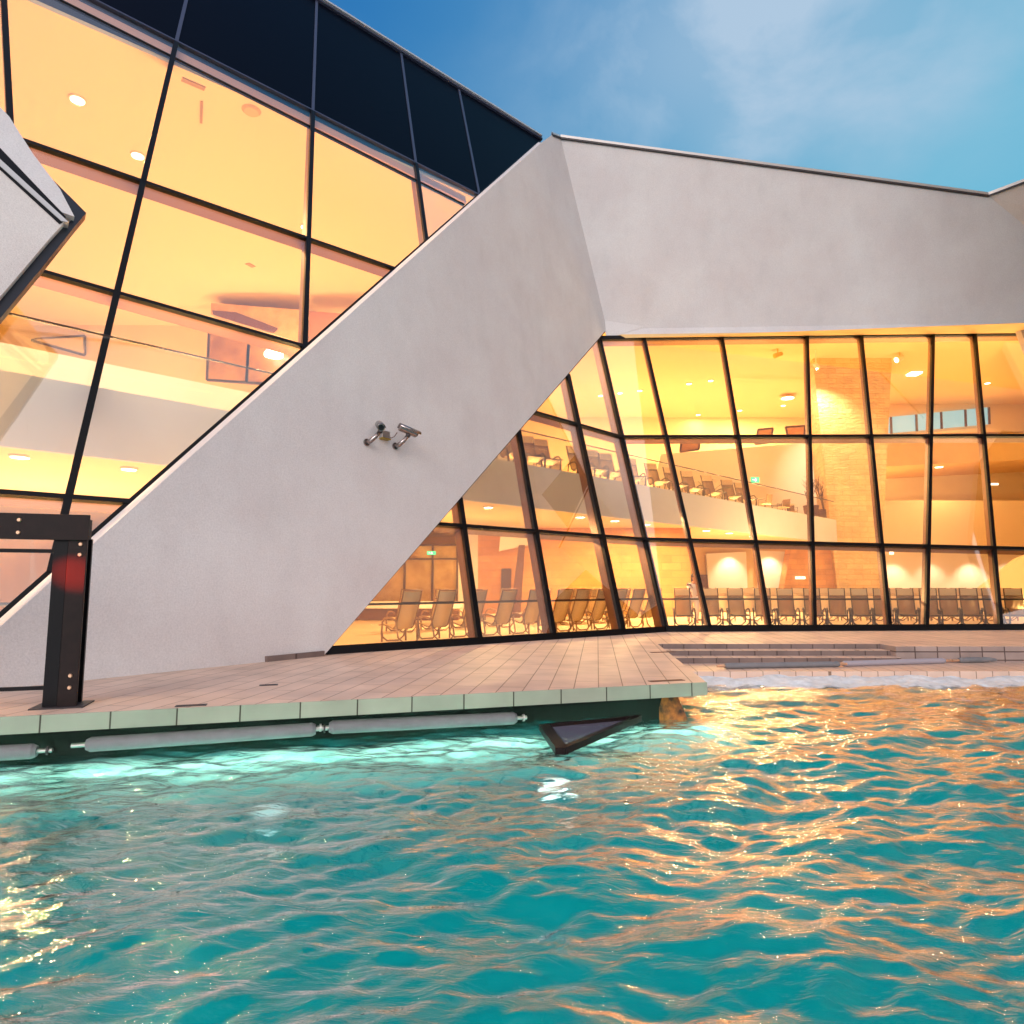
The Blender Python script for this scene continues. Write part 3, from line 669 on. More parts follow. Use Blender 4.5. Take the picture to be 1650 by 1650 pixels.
# ---------------------------------------------------------------- left neighbouring wedge
wg = thing('neighbouring_wing', 'pointed white wing corner with dark edges at the left picture edge', 'building wing', tuple(G.at(60, 400)))
def wpoly(name, pts, off, th, m, extra=0):
    f = [G.at(x, y, off) for x, y in pts]; return MB().prism(f, [p - ng * th for p in f]).build(name, m, wg)
wpoly('upper_face', [(-120, -10), (0, 172), (15, 188), (52, 246), (97, 305), (120, 349), (100, 342), (0, 240), (-120, 130)], 2.1, .5, M['stucco'])
wpoly('dark_joint', [(0, 238), (-120, 128), (-120, 146), (0, 258), (99, 349), (106, 349)], 2.12, .3, M['black'])
wpoly('pale_strip', [(-120, 146), (0, 256), (98, 346), (111, 358), (99, 356), (0, 267), (-120, 158)], 2.13, .3, M['coping'])
wpoly('dark_joint', [(-120, 158), (0, 265), (101, 357), (96, 360), (0, 272), (-120, 166)], 2.12, .3, M['black'])
wpoly('lower_face', [(-120, 164), (0, 270), (103, 359), (80, 384), (0, 478), (-120, 616)], 2.1, .12, M['stucco2'])
wpoly('dark_edge', [(-120, 610), (0, 474), (103, 358), (112, 358), (118, 350), (97, 305), (72, 276), (139, 343), (118, 368), (64, 436), (0, 513), (-120, 655)], 2.0, .16, mat('dark_edge_metal', (.006, .009, .018), .35))

# mirrored white wing of the building beyond the right picture edge; it is what the left glass reflects
def mirror(p): return p - G.n * (2 * (p - G.p).dot(G.n))
def vis_px(p):
    c = p.y * math.cos(PITCH) + p.z * math.sin(PITCH)
    return (825 + F * p.x / c) if c > 0 else None
refl = [(560, 500), (940, 500), (946, 575), (982, 672), (948, 707), (873, 797), (957, 905), (895, 965), (870, 1060), (880, 1400), (400, 1400)]
K = 2.6
rp = [mirror(G.at(*p) * K) for p in refl]
off = mirror(G.at(700, 800) * (K + .08)) - mirror(G.at(700, 800) * K)
rwt = thing('projecting_wing', 'zigzag edged white projecting wing seen only as reflection in the left glazing', 'building wing', (24, 10, -1.3))
MB().prism(rp, [p + off for p in rp]).build('white_wall', M['stucco'], rwt)
dq = [mirror(G.at(*p) * (K + .14)) for p in ((860, 480), (1130, 480), (1130, 1150), (860, 1150))]; off2 = mirror(G.at(1000, 800) * (K + .2)) - mirror(G.at(1000, 800) * (K + .14))
MB().prism(dq, [p + off2 for p in dq]).build('dark_reflection_sheet', M['dbrown'], rwt)  # unseen dark sheet added to darken the reflection in the left glass

# ---------------------------------------------------------------- deck, steps, pool
cn = zat(1138, 1099, D)
dl = zat(0, 1155, D); dd = (cn - dl).normalized(); dleft = cn - dd * 22
dn = V((dd.y, -dd.x, 0))       # towards the pool
c2 = V((3.12, 14.6, D))
dk = [dleft, cn, c2, V((7.9, 14.6, D)), V((7.9, 14.02, D)), V((34, 14.02, D)), V((34, 21, D)), V((-4, 21, D)), V((-30, 16, D))]
top = [p + V((0, 0, 0)) for p in dk]; bot = [p + V((0, 0, -.16)) for p in dk]
o = MB().prism(top, bot).build('pool_deck', M['deck']); tag(o, None, None, kind='structure')
# edge tile strip: top coping and face
et = MB().prism([dleft + dn * .004, cn + dn * .004, cn + dn * .004 + V((0, 0, -.166)), dleft + dn * .004 + V((0, 0, -.166))],
                [dleft + dn * .02, cn + dn * .02, cn + dn * .02 + V((0, 0, -.166)), dleft + dn * .02 + V((0, 0, -.166))])
o = et.build('deck_edge_tiles', M['coptile']); tag(o, None, None, kind='structure')
# recess body under the deck
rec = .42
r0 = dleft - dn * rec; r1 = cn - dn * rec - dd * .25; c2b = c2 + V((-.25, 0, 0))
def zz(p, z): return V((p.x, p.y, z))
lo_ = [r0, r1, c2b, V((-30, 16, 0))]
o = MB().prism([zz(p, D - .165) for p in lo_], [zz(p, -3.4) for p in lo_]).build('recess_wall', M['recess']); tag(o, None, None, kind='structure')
# brown stone end of the recess, orange reflection put into its colour
o = MB().prism([zz(r1 - dd * .12 + dn * .02, D - .17), zz(r1 + dn * .05 + dd * .02, D - .17), zz(r1 + dn * .22 + dd * .12, WATER - .1), zz(r1 - dd * .12 + dn * .20, WATER - .1)],
               [zz(r1 - dd * .30 - dn * .2, D - .17), zz(r1 - dn * .2 + dd * .02, D - .17), zz(r1 - dn * .2 + dd * .18, WATER - .1), zz(r1 - dd * .30 - dn * .2, WATER - .1)]).build('brown_stone_corner', M['rock'])
tag(o, 'orange brown stone end block under the deck corner', 'stone')
# steps down on the right
stp = thing('tiled_steps', 'three tiled steps going down to the pool ledge', 'steps', (5.4, 14.2, -1.57))
for k, (y0, z_) in enumerate(((14.2, -1.357), (13.82, -1.464))):
    MB().box(3.0, 7.885, y0, 14.6, -1.64, z_).build('step', M['steptile'], stp)
MB().box(3.0, 7.885, 14.585, 14.9, -1.64, D - .003).build('step', M['steptile'], stp)
for (y0, z_) in ((14.2, -1.357), (13.82, -1.464), ): MB().box(3.0, 7.885, y0 + .01, 14.58, z_, z_ + .006).build('tread', M['deck'], stp)
o = MB().box(7.889, 34, 14.0, 15, -1.70, D - .004).build('surround_face', M['facetile']); tag(o, None, None, kind='structure')
LY = 12.55
o = MB().prism([V((2.75, LY, -1.575)), V((34, LY + .2, -1.575)), V((34, 14.9, -1.575)), V((3.0, 14.9, -1.575))], [V((2.75, LY, -3.4)), V((34, LY + .2, -3.4)), V((34, 14.9, -3.4)), V((3.0, 14.9, -3.4))]).build('pool_ledge', M['deck']); tag(o, None, None, kind='structure')
# low tiled curb at the foot of the leaning wall
cbq = [B.at(427, 1073.5), B.at(520, 1057)]
cbq = [V((p.x, p.y, D)) for p in cbq]; cd = (cbq[1] - cbq[0]).normalized(); cnn = V((cd.y, -cd.x, 0)) * .05
MB().prism([cbq[0] + cnn, cbq[1] + cnn, cbq[1] + cnn + V((0, 0, .09)), cbq[0] + cnn + V((0, 0, .09))], [cbq[0] - cnn, cbq[1] - cnn, cbq[1] - cnn + V((0, 0, .09)), cbq[0] - cnn + V((0, 0, .09))]).build('curb', M['steptile'])
tag(bpy.data.objects['curb'], 'short low tiled curb at the foot of the white leaning wall', 'curb')
# floor drains on the deck
for k, (px, py, w_, lb) in enumerate(((308, 1137, .30, 'small slotted floor drain near the deck edge, left of centre'), (433, 1104, .22, 'small dark floor drain near the leaning wall foot'), (1068, 1051, .5, 'brownish access cover on deck beside the steps'), (1074, 1097, .5, 'orange brown cover plate at the deck corner'))):
    p = zat(px, py, D); rz0 = math.atan2(dd.y, dd.x)
    Mx = Matrix.Translation(V((p.x, p.y, D))) @ Matrix.Rotation(rz0, 4, 'Z')
    o = MB().box(-w_ / 2, w_ / 2, -.05, .05, .0, .006, Mx).box(-w_ / 2 + .02, w_ / 2 - .02, -.012, .012, .006, .010, Mx).build('floor_drain' if k < 2 else 'cover_plate', M['gasket'] if k < 2 else M['pot'])
    tag(o, lb, 'drain' if k < 2 else 'cover')

# grey roller tubes beneath the deck edge
def zy(px, py, dist):      # point on the vertical plane parallel to the deck edge, dist behind it
    pl = Plane(cn - dn * dist, dn); return pl.at(px, py)
rolls = [((-90, 1218), (60, 1210)), ((139, 1200), (509, 1175)), ((530, 1172), (832, 1157))]
lbs = ['grey roller tube cut by the left picture edge', 'longest grey roller tube under the deck edge', 'grey roller tube ending below the deck centre']
for k, (a, b) in enumerate(rolls):
    a3 = zy(*a, .12); b3 = zy(*b, .12); t_ = thing('roller_tube', lbs[k], 'roller', tuple((a3 + b3) / 2), group='roller tubes along the pool edge')
    u = (b3 - a3).normalized(); r = .072
    MB().tube([a3, a3 + u * .04, b3 - u * .04, b3], [r * .72, r, r, r * .72], 20).build('tube', M['roller'], t_, smooth=False)
    for sgn, p in ((-1, a3), (1, b3)):
        MB().tube([p, p + u * sgn * .13], .022, 10).build('axle', M['steel'], t_)
        if not (k == 1 and sgn == -1): MB().tube([p + u * sgn * .08, p + u * sgn * .10], .042, 8).build('hub', M['coping'] if k == 2 else M['gasket'], t_)
# rollers at the right ledge
for a, b, lb in (((1168, 1073), (1352, 1070), 'dark roller tube on the ledge in front of the steps'), ((1358, 1069.5), (1522, 1064.5), 'pale violet grey roller tube on the ledge, middle'), ((1545, 1064), (1800, 1058), 'pale roller tube on the ledge at the right edge')):
    a3 = zat(*a, -1.52); b3 = zat(*b, -1.52); t_ = thing('roller_tube', lb, 'roller', tuple((a3 + b3) / 2), group='roller tubes along the pool edge'); u = (b3 - a3).normalized()
    MB().tube([a3, a3 + u * .04, b3 - u * .04, b3], [.04, .055, .055, .04], 16).build('tube', M['roller'] if 'violet' not in lb else mat('violet_grey_foam', (.36, .33, .37), .7), t_)
    for sgn, p in ((-1, a3), (1, b3)): MB().tube([p, p + u * sgn * .16], .025, 8).build('axle', M['bolt'], t_)

# framed triangle standing in for an unclear shape at the water line
tr_ = [zat(877, 1172, WATER + .05), zat(905, 1211, WATER + .05), zat(1030, 1158, WATER + .05)]
tp = thing('triangular_panel', 'dark framed triangular panel at the water line under the deck', 'panel', tuple(tr_[1]))
MB().prism(tr_, [p - V((0, 0, .03)) for p in tr_]).build('panel_face', mat('slate_violet', (.16, .15, .20), .12), tp)
f_ = MB()
for i, w_ in ((0, .13), (1, .07), (2, .04)): f_.bar(tr_[i] + V((0, 0, .02)), tr_[(i + 1) % 3] + V((0, 0, .02)), w_, V((0, 0, 1)), -.02, .05)
f_.build('panel_frame', M['corten'], tp)

# ---- water
def waves(x, y):
    z = np.zeros_like(x)
    ws = np.random.default_rng(11)
    for k in range(64):
        lam = .16 * (14 ** (ws.random() ** 1.15)); th = ws.normal(-1.25, .55); a = .0075 * lam ** .9; ph = ws.random() * 6.28
        kx = math.cos(th) * 2 * math.pi / lam; ky = math.sin(th) * 2 * math.pi / lam
        s = np.sin(kx * x + ky * y + ph + .6 * np.sin(.9 * x + k) + .5 * np.sin(1.1 * y + 2 * k))
        z += a * (s + .35 * (1 - 2 * np.abs(s)) * (lam < 1.0))
    calm = np.clip((y - 3.0) / 9.0, 0, 1)
    left = np.clip((2.0 - x) / 6, 0, 1)
    return z * (1.0 - .45 * calm) * (1 - .55 * left)
nx, ny = 640, 620
ys = .6 + (13.1 - .6) * (np.linspace(0, 1, ny) ** 1.55)
tt = np.linspace(-1, 1, nx)
YY = np.repeat(ys, nx); TT = np.tile(tt, ny); XX = TT * (3.2 + 1.25 * YY)
ZZ = waves(XX, YY) + WATER
vs = np.stack([XX, YY, ZZ], 1)
idx = np.arange(nx * ny).reshape(ny, nx)
fs = np.stack([idx[:-1, :-1].ravel(), idx[:-1, 1:].ravel(), idx[1:, 1:].ravel(), idx[1:, :-1].ravel()], 1)
me = bpy.data.meshes.new('pool_water'); me.vertices.add(len(vs)); me.vertices.foreach_set('co', vs.ravel())
me.loops.add(fs.size); me.loops.foreach_set('vertex_index', fs.ravel()); me.polygons.add(len(fs))
me.polygons.foreach_set('loop_start', np.arange(0, fs.size, 4)); me.polygons.foreach_set('loop_total', np.full(len(fs), 4)); me.update(); me.validate()
me.polygons.foreach_set('use_smooth', [True] * len(me.polygons))
wm = bpy.data.materials.new('pool_water'); wm.use_nodes = True; t = wm.node_tree; t.nodes.clear(); N = t.nodes.new; L = t.links.new
out = N('ShaderNodeOutputMaterial'); rf = N('ShaderNodeBsdfRefraction'); gl = N('ShaderNodeBsdfGlossy'); mx = N('ShaderNodeMixShader'); fr_ = N('ShaderNodeFresnel')
rf.inputs['IOR'].default_value = 1.33; rf.inputs['Roughness'].default_value = .02; rf.inputs['Color'].default_value = (.90, 1, .99, 1)
gl.inputs['Roughness'].default_value = .03; gl.inputs['Color'].default_value = (1, 1, 1, 1); fr_.inputs['IOR'].default_value = 1.34
geo = N('ShaderNodeNewGeometry'); n1 = N('ShaderNodeTexNoise'); n1.inputs['Scale'].default_value = 7.0; n1.inputs['Detail'].default_value = 5; n1.inputs['Roughness'].default_value = .55; n1.inputs['Distortion'].default_value = .6
mp = N('ShaderNodeMapping'); mp.inputs['Rotation'].default_value = (0, 0, R(15)); mp.inputs['Scale'].default_value = (.55, 1.5, 1); L(geo.outputs['Position'], mp.inputs[0]); L(mp.outputs[0], n1.inputs['Vector'])
bp = N('ShaderNodeBump'); bp.inputs['Strength'].default_value = .5; bp.inputs['Distance'].default_value = .035; L(n1.outputs['Fac'], bp.inputs['Height'])
for nn in (rf, gl, fr_): L(bp.outputs[0], nn.inputs['Normal'])
# a little milky turquoise scattering in the body of the water
df = N('ShaderNodeBsdfDiffuse'); df.inputs[0].default_value = (.0, .42, .41, 1)
mx0 = N('ShaderNodeMixShader'); mx0.inputs[0].default_value = .45; L(rf.outputs[0], mx0.inputs[1]); L(df.outputs[0], mx0.inputs[2])
fp = N('ShaderNodeMath'); fp.operation = 'POWER'; fp.inputs[1].default_value = 1.55; L(fr_.outputs[0], fp.inputs[0]); fk = N('ShaderNodeMath'); fk.operation = 'MULTIPLY'; fk.use_clamp = True; fk.inputs[1].default_value = 7.0; L(fp.outputs[0], fk.inputs[0]); L(fk.outputs[0], mx.inputs[0]); L(mx0.outputs[0], mx.inputs[1]); L(gl.outputs[0], mx.inputs[2]); L(mx.outputs[0], out.inputs[0])
me.materials.append(wm); wo = bpy.data.objects.new('pool_water', me); C.objects.link(wo); tag(wo, None, None, kind='structure')
o = MB().add([(-45, -14, WATER), (45, -14, WATER), (45, .6, WATER), (-45, .6, WATER)], [(0, 1, 2, 3)]).build('near_water', wm); tag(o, None, None, kind='structure')
FL = -3.3
o = MB().box(-45, 45, -14, 20, FL - .3, FL).build('pool_floor', M['poolfloor']); tag(o, None, None, kind='structure')
o = MB().box(-45, 45, -14.4, -14, FL, -1.3).build('pool_side', M['poolfloor']); tag(o, None, None, kind='structure')
# pale bench under water along the deck
bl = [r0 + dn * 1.7, r1 + dn * 1.7 + dd * .5, r1 + dd * .5 - dn * .1, r0 - dn * .1]
o = MB().prism([zz(p, WATER - .38) for p in bl], [zz(p, FL) for p in bl]).build('pool_bench', M['bench']); tag(o, None, None, kind='structure')
# underwater lamps on the recess wall and bench front
for k, s_ in enumerate((.6, 3.2, 5.8, 8.4, 11.0)):
    p = r1 + dn * .34 - dd * s_
    l = bpy.data.lights.new('pool_light', 'AREA'); l.shape = 'RECTANGLE'; l.size = 2.2; l.size_y = .10; l.energy = 42; l.color = (1, 1, .92)
    lo = bpy.data.objects.new('pool_light', l); C.objects.link(lo); lo.location = (p.x, p.y, WATER - .13); lo.rotation_euler = (0, 0, math.atan2(dd.y, dd.x))
# two lamps added at the bench front to make white streaks in the water
for k, (px, lb) in enumerate(((893, 'added underwater lamp making the white streak below the triangular panel'), (436, 'fainter added underwater lamp making a streak left of centre below the deck edge'))):
    pl_ = Plane(r1 + dn * 1.76, dn); d_ = dirn(px, 1300); q_ = d_ * (pl_.p.dot(pl_.n) / d_.dot(pl_.n)); c_ = V((q_.x, q_.y, WATER - .62))
    t_ = thing('streak_lamp', lb, 'lamp', tuple(c_)); u_ = V((dd.x, dd.y, 0))
    MB().tube([c_ - dn * .10, c_ + dn * .0], [.2, .2], 20).build('lamp_housing', M['steel'], t_)
    MB().tube([c_ + dn * .002, c_ + dn * .012], [.16, .15], 20).build('lamp_lens', mat('streak_lamp_lens', (1, 1, 1), emis=(.85, 1, .92), estr=(3.5, .8)[k]), t_)
# foam where water spills against the ledge
fx, fy = 260, 34
X = np.linspace(2.75, 20, fx); Yv = np.linspace(LY - 1.75, LY + .06, fy)
gx, gy = np.meshgrid(X, Yv)
fn = np.zeros_like(gx); fr2 = np.random.default_rng(3)
for k in range(40):
    lam = .12 * 10 ** fr2.random(); th = fr2.random() * 6.28; fn += lam ** .7 * np.sin((math.cos(th) * gx + math.sin(th) * gy) * 6.28 / lam + fr2.random() * 6.28 + np.sin(gx * 2 + k))
fn /= np.abs(fn).max()
tY = (gy - Yv[0]) / (Yv[-1] - Yv[0])
gz = waves(gx, gy) + WATER - .012 + .10 * np.clip(tY * 1.3 + .45 * fn - .45, 0, 1.1) + .012 * fn
fv = np.stack([gx.ravel(), gy.ravel(), gz.ravel()], 1)
mb = MB(); idx = np.arange(fx * fy).reshape(fy, fx)
mb.v = [tuple(map(float, v)) for v in fv]; mb.f = [tuple(int(a) for a in f) for f in np.stack([idx[:-1, :-1].ravel(), idx[:-1, 1:].ravel(), idx[1:, 1:].ravel(), idx[1:, :-1].ravel()], 1)]
o = mb.build('water_foam', M['foam'], smooth=True); tag(o, 'white foam bubbling along the far pool ledge', 'foam', kind='stuff')

# ground beyond
o = MB().box(-900, 900, 60, 1500, -1.6, -1.4).build('ground', mat('dark_ground', (.05, .06, .04), .9)); tag(o, None, None, kind='structure')
o = MB().box(-900, 900, -1500, -14.4, -1.6, -1.3).build('ground_behind', mat('grass_ground', (.05, .07, .04), .9)); tag(o, None, None, kind='structure')

# ---------------------------------------------------------------- steel frame on the deck (left)
pb = zat(101, 1137, D); pr = thing('steel_portal_frame', 'dark brown bolted steel portal frame standing on the deck at left', 'steel frame', tuple(pb))
u = dd; w = dn
Mx = Matrix.Translation(V((pb.x, pb.y, D))) @ Matrix(((u.x, w.x, 0, 0), (u.y, w.y, 0, 0), (0, 0, 1, 0), (0, 0, 0, 1)))
H = 1.99
p_ = MB()
p_.box(-.16, .16, -.02, .02, 0, H - .01, Mx).box(-.16, -.12, -.14, .14, 0, H - .01, Mx).box(.12, .16, -.021, .14, 0, H - .01, Mx)
MB().box(-.135, .135, -.16, -.12, .012, H - .24, Mx).build('dark_flange', M['black'], pr)
MB().box(-.015, .16, .10, .14, .012, H - .02, Mx).build('post', M['corten'], pr, bevel=.004)
MB().box(-.15, -.018, -.12, .125, .012, H - .02, Mx).build('post_side', M['black'], pr, bevel=.004)
MB().box(-.24, .24, -.2, .22, 0, .014, Mx).build('base_plate', M['gasket'], pr)
MB().box(-4.5, .175, .142, .17, H - .27, H, Mx).build('beam_plate', M['corten'], pr, bevel=.003)
MB().box(-4.5, .12, -.14, .10, H - .25, H - .03, Mx).build('beam', M['corten'], pr)
MB().box(-4.5, -.15, -.02, .01, H - .40, H - .36, Mx).build('upper_rod', M['black'], pr)
MB().box(-4.5, -.15, -.02, .01, .17, .21, Mx).build('lower_rod', M['black'], pr)
for lx, lz in ((-.46, H - .07), (-.46, H - .20), (-.72, H - .07), (-.72, H - .20), (-.78, H - .07), (-1.1, H - .07), (-1.1, H - .2), (.10, H - .31), (.10, H - .42), (.09, .32), (.09, .20)):
    c = Mx @ V((lx, .142 + .028 * (lz > H - .26), lz)); n_ = V((w.x, w.y, 0)); MB().tube([c, c + n_ * .015], [.022, .016], 10).build('bolt', M['bolt'], pr)
# red light caught on the upper post
l = bpy.data.lights.new('red_glow', 'SPOT'); l.energy = 2600; l.color = (1, .03, .01); l.spot_size = R(9); l.spot_blend = 1; l.shadow_soft_size = .02
lo = bpy.data.objects.new('red_glow', l); C.objects.link(lo); tgt = Mx @ V((.06, .14, H - .62)); lo.location = tgt + V((w.x, w.y, 0)) * 2.0 + V((u.x, u.y, 0)) * (-2.0) + V((0, 0, .4))
lo.rotation_euler = (tgt - lo.location).to_track_quat('-Z', 'Y').to_euler()

# ---------------------------------------------------------------- security cameras on the leaning wall
wn_ = B.n; wu = V((0, 0, 1)); wr = wu.cross(wn_).normalized()    # wall-right
bx = thing('junction_box', 'small metal junction box between the two wall cameras', 'junction box', tuple(B.at(618, 702)))
c = B.at(617, 702); WX = Matrix.Translation(c) @ Matrix(((wr.x, wn_.x, 0, 0), (wr.y, wn_.y, 0, 0), (wr.z, wn_.z, 1, 0), (0, 0, 0, 1)))
MB().box(-.11, .11, 0, .10, -.07, .08, WX).build('box_body', M['steel'], bx, bevel=.006)
MB().box(-.11, .12, 0, .12, -.095, -.073, WX).build('brass_strip', M['brass'], bx)
cable = [WX @ V(q) for q in ((.11, .05, -.02), (.18, .06, -.03), (.23, .10, .0), (.25, .16, .08))]
MB().tube(cable, .008, 6).build('cable', M['pot'], bx)
def cctv(px, py, aim, lb, sgn):
    c = B.at(px, py); t_ = thing('security_camera', lb, 'security camera', tuple(c), group='security cameras on the leaning wall')
    Q = Matrix.Translation(c) @ Matrix(((wr.x, wn_.x, 0, 0), (wr.y, wn_.y, 0, 0), (wr.z, wn_.z, 1, 0), (0, 0, 0, 1)))
    MB().tube([Q @ V((0, 0, 0)), Q @ V((0, .03, 0))], .075, 14).build('wall_plate', M['chrome'], t_)
    MB().tube([Q @ V((0, .03, -.0)), Q @ V((0, .12, .0)), Q @ V((.06 * 1, .20, .08)), Q @ V((.13, .26, .20))], [.055, .05, .042, .04], 12).build('arm', M['chrome'], t_, smooth=True)
    j = Q @ V((.13, .26, .20)); MB().ball(j, .055, 12).build('joint', M['gasket'], t_, smooth=True)
    a = (Q.to_3x3() @ V(aim)).normalized(); cc = j + V((0, 0, .10)); r = .078
    bo = MB().tube([cc - a * .20, cc - a * .19, cc + a * .19, cc + a * .20], [r * .85, r, r, r * .9], 20).build('housing', M['chrome'], t_, smooth=False)
    MB().tube([cc + a * .2, cc + a * .215], [r * .75, r * .7], 16).build('lens', M['lens'], t_)
    # sunshield shell over the housing
    s_ = V((0, 0, 1)).cross(a).normalized(); v_ = a.cross(s_)
    k = MB(); ring = []
    for e_ in (-.22, .27):
        for q in range(9):
            th = math.pi * (q / 8) ; ring.append(cc + a * e_ + (s_ * math.cos(th) + v_ * math.sin(th)) * (r + .012))
    k.add(ring, [(i, i + 1, i + 10, i + 9) for i in range(8)]); so2 = k.build('sunshield', M['chrome'], t_, smooth=True)
    sm = so2.modifiers.new('solid', 'SOLIDIFY'); sm.thickness = .006
cctv(590, 713, (-.55, .75, -.40), 'left security camera aimed down to the left', -1)
cctv(636, 719, (.95, .35, -.30), 'right security camera aimed down to the right', 1)
for k, (px, py, ln_) in enumerate(((592, 716, .35), (607, 716, .28), (623, 714, .42), (640, 722, .22))): pass

# ---------------------------------------------------------------- loungers
def make_lounger(name, fm, sm, label, group):
    t_ = thing(name, label, 'lounger', (0, 0, 0), 0, group)
    W2 = .225
    side = [(.62, .36), (.45, .385), (.2, .35), (0, .31), (-.10, .36), (-.22, .60), (-.34, .88), (-.42, 1.10)]
    sl_ = MB(); n = len(side)
    for (y, z) in side:
        for x in (-W2 + .015, 0, W2 - .015): sl_.v.append((x, y, z - (.02 if x == 0 else 0)))
    sl_.f = [(i * 3 + j, i * 3 + j + 1, (i + 1) * 3 + j + 1, (i + 1) * 3 + j) for i in range(n - 1) for j in (0, 1)]
    o = sl_.build('sling', sm, t_, smooth=True); md = o.modifiers.new('solid', 'SOLIDIFY'); md.thickness = .012
    fr_ = MB()
    for sx in (-1, 1): fr_.tube([(sx * W2, y, z) for y, z in side] + [(sx * W2, -.45, 1.15)], .016, 6)
    for i in (0, 3, 6): fr_.tube([(-W2, side[i][0], side[i][1]), (W2, side[i][0], side[i][1])], .014, 6)
    fr_.tube([(-W2, -.43, 1.13), (W2, -.43, 1.13)], .014, 6)
    fr_.build('frame', fm, t_, smooth=True)
    hd = MB(); hd.add([(-W2 + .02, -.40, 1.12), (W2 - .02, -.40, 1.12), (W2 - .02, -.345, .93), (-W2 + .02, -.345, .93)], [(0, 1, 2, 3)])
    o = hd.build('headrest', M['sling2'], t_); md = o.modifiers.new('solid', 'SOLIDIFY'); md.thickness = .045; md.offset = 1
    for sx in (-1, 1):
        x = sx * (W2 + .075)
        MB().tube([(x, .34, 0.015), (x, .36, .25), (x, .33, .44), (x, .22, .53), (x, .05, .55), (x, -.12, .53), (x, -.2, .50)], .022, 6).build('armrest', fm, t_, smooth=True)
    # sled legs
    MB().tube([(-W2 - .075, .36, .30), (-W2 - .04, .38, .12), (-W2 + .08, .39, .03), (W2 - .08, .39, .03), (W2 + .04, .38, .12), (W2 + .075, .36, .30)], .02, 6).build('front_legs', fm, t_, smooth=True)
    MB().tube([(-W2 - .05, -.2, .50), (-W2 - .04, -.30, .14), (-W2 + .08, -.32, .03), (W2 - .08, -.32, .03), (W2 + .04, -.30, .14), (W2 + .05, -.2, .50)], .02, 6).build('rear_legs', fm, t_, smooth=True)
    return t_
gR = 'dark framed loungers in the front row behind the right glazing'
darkL = make_lounger('sun_lounger', M['frame'], M['sling'], 'x', gR)
paleL = make_lounger('sun_lounger', M['palef'], M['sling2'], 'x', 'pale loungers in rows behind the glazing')
FLr = D + .008
def place(proto, first, p, z, rz, label, group, scale=None):
    if first: proto.location = (p.x, p.y, z); proto.rotation_euler = (0, 0, rz); proto['label'] = label; proto['group'] = group; return
    dup(proto, (p.x, p.y, z), rz, label, group, scale)
xs = [1102, 1147, 1189, 1231, 1269, 1312, 1351, 1389, 1424, 1463, 1499, 1531, 1566, 1604, 1637]
for i, px in enumerate(xs):
    p = yat(px, 1000, 20.5); place(darkL, i == 0, p, FLr, math.atan2(p.x, -p.y) * 1.0 + R(random.uniform(-5, 5)) + .12, f'dark framed lounger, {ordl(i, len(xs))} in the front row behind the right glazing', gR)
xs2 = [1128, 1168, 1210, 1250, 1291, 1332, 1371, 1409, 1446, 1483, 1517, 1550, 1588, 1622]
for i, px in enumerate(xs2):
    p = yat(px, 1000, 24.0); place(paleL, i == 0, p, FLr, math.atan2(p.x, -p.y) + R(random.uniform(-5, 5)) + .12, f'cream lounger, {ordl(i, len(xs2))} in the second row behind the right glazing', 'cream loungers in the second right row')
gx_ = [648, 704, 755, 804, 850, 895, 924, 956, 984, 1014, 1040]
rzG = math.atan2(h.y, h.x)
for i, px in enumerate(gx_):
    base = ga - ng * .0; hp = V((ng.x, ng.y, 0)).normalized()
    pl = Plane(ga - hp * 1.25, hp); d_ = dirn(px, 1000); p = d_ * (pl.p.dot(pl.n) / d_.dot(pl.n))
    place(paleL, False, p, FLr, rzG + R(0 + random.uniform(-4, 4)), f'cream lounger, {ordl(i, len(gx_))} in the angled row behind the left lower glazing', 'cream loungers in the angled row')
gx2 = [648, 703, 752, 806, 866, 900, 921, 948, 972, 996]
for i, px in enumerate(gx2):
    pl = Plane(ga - hp * 4.2, hp); d_ = dirn(px, 1000); p = d_ * (pl.p.dot(pl.n) / d_.dot(pl.n))
    place(paleL, False, p, FLr, rzG + R(-5 + random.uniform(-4, 4)), f'cream lounger, {ordl(i, len(gx2))} in the rear row behind the left lower glazing', 'cream loungers in the rear left row')
bx_ = [822, 855, 880, 935, 960, 985, 1021, 1058, 1088, 1115, 1148, 1178, 1200]
for i, px in enumerate(bx_):
    pl = Plane(e0 + en * .62, -en); d_ = dirn(px, 800); p = d_ * (pl.p.dot(pl.n) / d_.dot(pl.n))
    place(darkL, False, p, DK + .01, math.atan2(p.x, -p.y) + .45 + R(random.uniform(-8, 8)), f'dark framed lounger, {ordl(i, len(bx_))} on the upper floor edge', 'loungers along the upper floor edge', 1.13)
for i, px in enumerate((900, 945, 1003, 1040, 1073, 1101)):
    pl = Plane(e0 + en * 2.1, -en); d_ = dirn(px, 790); p = d_ * (pl.p.dot(pl.n) / d_.dot(pl.n))
    place(paleL, False, p, DK + .01, math.atan2(p.x, -p.y) + .45 + R(random.uniform(-8, 8)), f'cream lounger, {ordl(i, 6)} in the upper floor second row', 'cream loungers on the upper floor')
